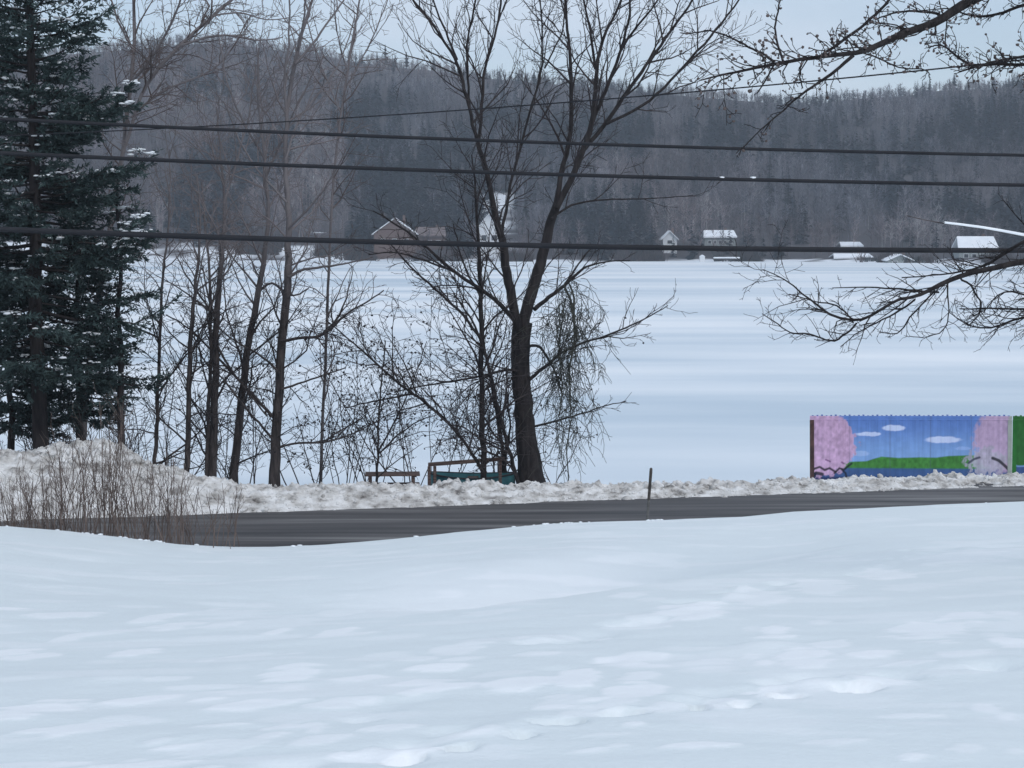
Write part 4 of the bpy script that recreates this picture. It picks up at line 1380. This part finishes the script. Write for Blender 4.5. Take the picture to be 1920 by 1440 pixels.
cable("uppermost heavy cable crossing the whole view above the road", [(0, 222), (240, 236), (480, 246), (960, 264), (1440, 281), (1870, 290)], 6.4, 34.0, slope=2.0)
cable("middle heavy cable carrying two small snow clumps", [(0, 287), (480, 307), (960, 325), (1440, 338), (1920, 347)], 7.3, 34.0, slope=2.0)
cable("thickest and lowest cable crossing at the level of the far shore", [(0, 430), (290, 440), (480, 448), (960, 460), (1440, 466), (1920, 470)], 10.4, 34.2, slope=2.0)
cable("thin wire slanting up to the right in front of the hill", [(690, 218), (960, 201), (1300, 171), (1530, 152), (1920, 112)], 2.4, 30.0, slope=-6.0)
for px, lab in ((1354, "left of two small snow clumps on the middle cable"), (1412, "right of two small snow clumps on the middle cable")):
    p = at(px, 333, 34.0 + 2 * (px - 960) / 1000)
    v0, f0 = icos(1.0)
    o = raw_mesh("snow_clump", v0 * np.array([.065, .04, .026]) * RNG.uniform(.85, 1.15, (12, 1)), [f0], M["tree_snow"])
    o.location = tuple(p)
    tag(o, lab, "snow clump", "snow clumps on the middle cable")

# ------------------------------------------------------------------ marker post at the near road edge
pb = at(1213, 982, 36.0)
pt = at(1221, 877, 36.0)
post = thing("marker_post", pb, "dark narrow marker post leaning slightly beside the road", "post")
d = pt - pb
T = Tubes()
T.add(np.array([d * -.25, d * .2, d * .42]), np.array([.029, .029, .029]), 8)
T.build("lower_shaft", M["post_low"], post)
T = Tubes()
T.add(np.array([d * .4205, d * .7, d * .94, d * .985, d]), np.array([.030, .031, .032, .029, .012]), 8)
T.build("upper_shaft", M["post"], post)

# ------------------------------------------------------------------ picnic table, rack and boat behind the bank
def lumber(name, label, cat, loc, rz):
    return thing(name, loc, label, cat, None, rz)


b = at(738, 900, 50.0)
gz = float(ground_z(np.array(b[0]), np.array(50.)))
tab = lumber("picnic_table", "dark wooden picnic table half buried behind the snow bank", "table", (b[0], 50.0, gz), R(4))
zt = at(738, 887, 50)[2] - gz
q = MB()
for k in range(4):
    q.box(-.80, .74, -.36 + .18 * k, -.20 + .18 * k, zt - .045, zt, .01)
q.build("tabletop", M["wood"], tab)
for sx in (-.66, .55):
    q = MB()
    q.prism([(sx - .05, 0), (sx + .05, 0), (sx + .05, zt - .047), (sx - .05, zt - .047)], -.30, -.2)
    q.prism([(sx - .05, 0), (sx + .05, 0), (sx + .05, zt - .047), (sx - .05, zt - .047)], .16, .26)
    q.box(sx - .09, sx - .052, -.62, .62, zt * .36, zt * .36 + .09)
    q.build("leg", M["wood"], tab)
for sy in (-.62, .40):
    q = MB()
    q.box(-.80, .74, sy, sy + .22, zt * .36 + .092, zt * .36 + .135, .01)
    q.build("seat", M["wood"], tab)

b = at(872, 900, 50.4)
gz = float(ground_z(np.array(b[0]), np.array(50.4)))
rk = lumber("wooden_rack", "reddish wooden rack with a long top rail beside the slim trunk", "rack", (b[0], 50.4, gz), R(3))
zr0, zr1 = at(806, 874, 50.4)[2] - gz, at(945, 864, 50.4)[2] - gz
q = MB()
q.add([(-1.05, -.05, zr0), (1.12, -.05, zr1), (1.12, .07, zr1), (-1.05, .07, zr0), (-1.05, -.05, zr0 + .10), (1.12, -.05, zr1 + .10), (1.12, .07, zr1 + .10), (-1.05, .07, zr0 + .10)],
      [(0, 3, 2, 1), (4, 5, 6, 7), (0, 1, 5, 4), (1, 2, 6, 5), (2, 3, 7, 6), (3, 0, 4, 7)])
q.build("top_rail", M["wood"], rk)
for sx, z in ((-1.02, zr0), (-.86, zr0), (1.0, zr1 - .01)):
    q = MB()
    q.box(sx - .045, sx + .045, -.04, .06, -.2, z - .004 + (sx + 1.02) * .02, .008)
    q.build("post", M["wood"], rk)

b = at(885, 900, 51.2)
gz = float(ground_z(np.array(b[0]), np.array(51.2)))
zg = at(885, 893, 51.2)[2]
boat = thing("rowboat", (b[0], 51.2, gz), "teal rowboat lying in the snow under the wooden rack", "boat", None, R(-3))
ht = zg - gz
n, k = 22, 9
V = []
for i in range(n):
    s = i / (n - 1) * 2 - 1
    hw = .55 * (1 - abs(s) ** 2.6) ** .8 + .02
    sheer = .10 * s * s
    for j in range(k):
        a = j / (k - 1) * math.pi
        V.append((s * 1.25, -math.cos(a) * hw, (ht + sheer) - math.sin(a) ** .6 * (ht * .9) * (1 - .35 * abs(s) ** 4)))
hull = raw_mesh("hull", np.array(V), [grid_faces(n, k)], M["teal"], boat)
sm = hull.modifiers.new("thickness", "SOLIDIFY")
sm.thickness = .03
T = Tubes()
for sgn in (-1, 1):
    T.add(np.array([(s * 1.25, sgn * (.55 * (1 - abs(s) ** 2.6) ** .8 + .03), ht + .10 * s * s + .01) for s in np.linspace(-1, 1, n)]), np.full(n, .025), 6)
T.build("gunwale", M["rim"], boat)
q = MB()
q.box(-.15, .15, -.5, .5, ht - .1, ht - .06)
q.build("seat", M["wood"], boat)


# ------------------------------------------------------------------ painted fence panels
def smooth_in(d, e=.02):
    return np.clip(.5 - d / e, 0, 1)


def mural(U, Vv, second=False):
    """the painting on the long side: X, Y in survey units (0..1620 across, 0..685 down)"""
    X, Yy = U * 1620 + 180, Vv * 685 + 170
    def L(c):
        g_ = np.array(lin(c))
        return (g_ * .83 + g_.mean() * .17) * 1.12
    n1 = fbm(X / 60, Yy / 40, 4)
    n2 = fbm(X / 22 + 5, Yy / 30, 3)
    c = np.empty(X.shape + (3,))
    def put(mask, col):
        c[...] = c * (1 - mask[..., None]) + np.asarray(col) * mask[..., None]
    t = sstep(180, 520, Yy)[..., None]
    c[...] = L((72, 118, 192)) * (1 - t) + L((110, 154, 210)) * t
    c *= (1 + .12 * n1)[..., None]
    if second:
        put(sstep(-6, 6, 560 + 18 * n1 - Yy), L((34, 104, 36)))
        c *= (1 + .25 * n2)[..., None]
        put(sstep(-6, 6, Yy - 575 - 8 * n1), L((46, 80, 136)))
        return np.clip(c, .005, .9)
    for (x, y, a, b_, col) in ((650, 318, 105, 17, (186, 200, 236)), (862, 268, 88, 24, (186, 200, 236)), (1255, 362, 145, 26, (186, 200, 236)), (590, 478, 75, 22, (140, 172, 220)), (1410, 432, 60, 14, (130, 165, 220))):
        d = ((X - x) / a) ** 2 + ((Yy - y - 6 * n2) / b_) ** 2 + .5 * n1
        put(smooth_in(d - 1, .5), L(col))
    ht_ = np.interp(X, [480, 520, 640, 700, 760, 900, 1060, 1200, 1300, 1460, 1800], [552, 545, 540, 520, 502, 512, 506, 508, 494, 488, 492])
    put(sstep(-5, 5, Yy - ht_), L((54, 126, 40)) * (1 + .5 * n2)[..., None])
    put(sstep(-8, 8, Yy - 598), L((44, 84, 138)) * (1 + .2 * n1)[..., None])
    put(sstep(-10, 14, Yy - 668), L((24, 44, 92)) * np.ones(X.shape)[..., None])
    # blossom trees
    d = ((X - 285) / 270) ** 2 + ((Yy - 400) / 265) ** 2 + .35 * n2 + .25 * n1
    pk = L((190, 150, 186)) * (1 + .38 * n2 + .2 * n1)[..., None]
    put(smooth_in(d - 1, .12), pk)
    d = ((X - 1740) / 235) ** 2 + ((Yy - 370) / 275) ** 2 + .4 * n2 + .3 * n1
    put(smooth_in(d - 1, .35) * .9, L((184, 150, 180)) * (1 + .25 * n2)[..., None])
    d = ((X - 1610) / 165) ** 2 + ((Yy - 540) / 110) ** 2 + 1.3 * n2
    put(smooth_in(d - 1, .4) * .85, L((172, 166, 184)) * (1 + .4 * n2)[..., None])
    # dark branches
    def stroke(pts, wd, col=(18, 20, 30)):
        dm = np.full(X.shape, 1e9)
        for (x0, y0), (x1, y1) in zip(pts[:-1], pts[1:]):
            vx, vy = x1 - x0, y1 - y0
            tt = np.clip(((X - x0) * vx + (Yy - y0) * vy) / (vx * vx + vy * vy), 0, 1)
            dm = np.minimum(dm, np.hypot(X - x0 - tt * vx, Yy - y0 - tt * vy))
        put(sstep(wd + 4, wd - 4, dm) * .9, np.array(lin(col)))
    stroke([(180, 650), (215, 605), (260, 590), (300, 615), (340, 600), (390, 630)], 9)
    stroke([(180, 690), (230, 640), (280, 650)], 14)
    stroke([(380, 640), (420, 600), (460, 610), (500, 575), (520, 560)], 8)
    stroke([(440, 610), (470, 640), (480, 680)], 8)
    stroke([(310, 530), (345, 545)], 7, (120, 80, 120))
    stroke([(440, 550), (455, 560)], 7, (120, 80, 120))
    stroke([(1460, 550), (1500, 520), (1545, 505)], 9, (60, 60, 80))
    stroke([(1650, 510), (1700, 530), (1750, 575), (1790, 615), (1800, 660)], 12)
    put(sstep(1768, 1782, X), L((150, 158, 150)))
    # weathering of the paint: run marks, sheet joints
    c *= (1 + .16 * fbm(X / 9, Yy / 260, 3))[..., None]
    for xj in (505, 830, 1155, 1480):
        put(sstep(5, 2, np.abs(X - xj)) * .35, L((70, 80, 100)))
    return np.clip(c, .005, .9)


def painted_panel(label, x0_px, Y, ytop_px, theta, roll, second=False, start=None):
    Lc, Hc, Dc = 6.06, 2.59, 2.44
    if start is None:
        p = at(x0_px, ytop_px, Y)
    else:
        p = start
    t = thing("painted_fence", (p[0], p[1], p[2] - Hc), label, "fence", "painted fence panels by the lake", theta)
    t.rotation_euler = (0, -roll, theta)
    e = .12
    nu, nv = 304, 132
    xs, zs = np.linspace(e, Lc - e, nu), np.linspace(e, Hc - e, nv)
    X, Z = np.meshgrid(xs, zs)
    ph = (X / .28) % 1.0
    cor = np.clip(np.abs(ph - .5) * 4 - .5, 0, 1)
    Yc = .004 + .012 * cor
    c = mural(X / Lc, 1 - Z / Hc, second)
    raw_mesh("painted_side", np.stack([X, Yc, Z], -1).reshape(-1, 3), [grid_faces(nv, nu)], M["mural"], t, False, c.reshape(-1, 3))
    # frame rails carry the painting too
    q = MB()
    for z0, z1 in ((0, e), (Hc - e, Hc)):
        xs2 = np.linspace(0, Lc, 122)
        X2, Z2 = np.meshgrid(xs2, np.linspace(z0, z1, 4))
        c2 = mural(X2 / Lc, 1 - Z2 / Hc, second)
        Vv = np.stack([X2, 0 * X2, Z2], -1).reshape(-1, 3)
        V2 = np.stack([X2, 0 * X2 + .08, Z2], -1).reshape(-1, 3)
        f1 = grid_faces(4, 122)
        m_ = 4 * 122
        edge = []
        for r in (0, 3):
            i = np.arange(121) + r * 122
            edge.append(np.stack([i, i + 1, i + 1 + m_, i + m_], 1))
        raw_mesh("rail", np.concatenate([Vv, V2]), [f1, f1[:, ::-1] + m_, *edge], M["mural"], t, False, np.concatenate([c2.reshape(-1, 3)] * 2))
    for x0, x1, m_ in ((-.004, e, M["rust"] if not second else M["rail_green"]), (Lc - e, Lc + .004, M["rail_grey"])):
        q = MB()
        if not second and x0 < 0:
            q.box(-.004, .128, -.012, .16, 0, Hc - .13)
        else:
            q.box(x0, x1, -.01, .16, e + .003, Hc - e - .003)
        q.build("corner_post", m_, t)
    for k in range(5):
        q = MB()
        x = .25 + k * (Lc - .5) / 4
        q.box(x - .05, x + .05, .085, .20, -.3, Hc - .10)
        q.build("back_post", M["rust"], t)
    # the jagged top ends of the sheet
    q = MB()
    for k in range(int(Lc / .14)):
        q.box(.06 + k * .14, .06 + k * .14 + .06, .003, .07, Hc + .001, Hc + .018 + .012 * ((k * 7) % 3))
    q.build("top_corrugation", M["rail_blue"] if not second else M["rail_green"], t)
    return t


M["rail_grey"] = mat_noise("grey_green_paint", (.30, .33, .30), (.40, .43, .39), (1, 1, 1), 3, .6)
M["rail_green"] = mat_noise("green_paint", (.016, .13, .02), (.03, .19, .035), (1, 1, 1), 3, .6)
M["rail_blue"] = mat_noise("blue_paint", (.12, .18, .42), (.18, .25, .5), (1, 1, 1), 3, .6)
TH = R(-9.6)
c1 = painted_panel("long fence panel painted with sky, clouds and pink blossom trees", 1521, 55.0, 780, TH, R(.9))
p0 = at(1521, 780, 55.0)
p1 = p0 + np.array([math.cos(TH), math.sin(TH), math.sin(R(.9))]) * 6.066
painted_panel("green painted fence panel cut by the photo edge, right of the blossom mural", 0, 0, 0, R(-15), R(.4), True, p1)


# ------------------------------------------------------------------ brush on the near side of the road
def brush(i, px, Y, hpx, n, label):
    x = (px - CX) / F * Y
    b = np.array([x, Y, float(lawn_z(np.array(x), np.array(Y)))])
    t = thing("roadside_shrub", b, label, "shrub", "leafless shrubs in front of the snow pile")
    T = Tubes()
    for k in range(int(n * 1.9)):
        p = b + np.array([RNG.normal(0, .24), RNG.normal(0, .4), -.15])
        hh = hpx / F * Y * RNG.uniform(.45, 1.1)
        d = np.array([RNG.normal(0, .13), RNG.normal(0, .13), 1.0])
        q, r = shoot(p, d, hh + .3, RNG.uniform(.006, .013), .004, 9, .055, .02)
        T.add(q, r, 4)
        spawn(T, q, r, 0, dict(dens=[4.6, 3.6], ratio=[.36, .45], lmax=[.8, .35], lmin=.12, ang=(.3, .9), up=[.08, .04], wig=.13, t0=[.3, .2], rmin=.0032))
    T.build("stems", M["stem_red"], t, b)


SH = [(-10, 150, 8), (22, 170, 8), (58, 150, 8), (92, 180, 9), (128, 195, 9), (160, 175, 9), (190, 240, 9), (222, 160, 9), (252, 150, 8), (284, 165, 8), (312, 160, 8), (345, 140, 6), (385, 120, 5), (425, 105, 4)]
SL = ["half cut by the photo's left edge", "just inside the photo's left edge", "in the middle of the left end of the thicket", "right below the highest part of the pile, first of the row",
      "below the highest part of the pile, second of the row", "below the highest part of the pile, third of the row", "with the tallest stems of the thicket", "just right of the tallest stems",
      "where the snow pile starts to drop", "midway down the falling edge of the pile", "on the right shoulder of the thicket", "thin and short near the thicket's right end",
      "sparse, second from the thicket's right end", "sparse, last at the thicket's right end"]
for i, (px, hp, n) in enumerate(SH):
    brush(i, px, RNG.uniform(32.5, 35.2), hp, n, "reddish leafless shrub " + SL[i])

# ------------------------------------------------------------------ thin winter air
hz = MB()
hz.box(-1600, 1600, -60, 1700, -6, 190)
m = bpy.data.materials.new("winter_air")
m.use_nodes = True
t = m.node_tree
t.nodes.clear()
out = t.nodes.new("ShaderNodeOutputMaterial")
pv = t.nodes.new("ShaderNodeVolumePrincipled")
pv.inputs["Color"].default_value = (.80, .89, 1.0, 1)
pv.inputs["Density"].default_value = .00032
t.links.new(pv.outputs[0], out.inputs["Volume"])
tag(hz.build("haze", m), "thin pale winter haze over the lake and hills", "haze", kind="stuff")

# ------------------------------------------------------------------ render settings
cy = scene.cycles
cy.use_denoising = True
cy.max_bounces = 6
cy.diffuse_bounces = 3
cy.glossy_bounces = 2
cy.transparent_max_bounces = 4
cy.volume_bounces = 0
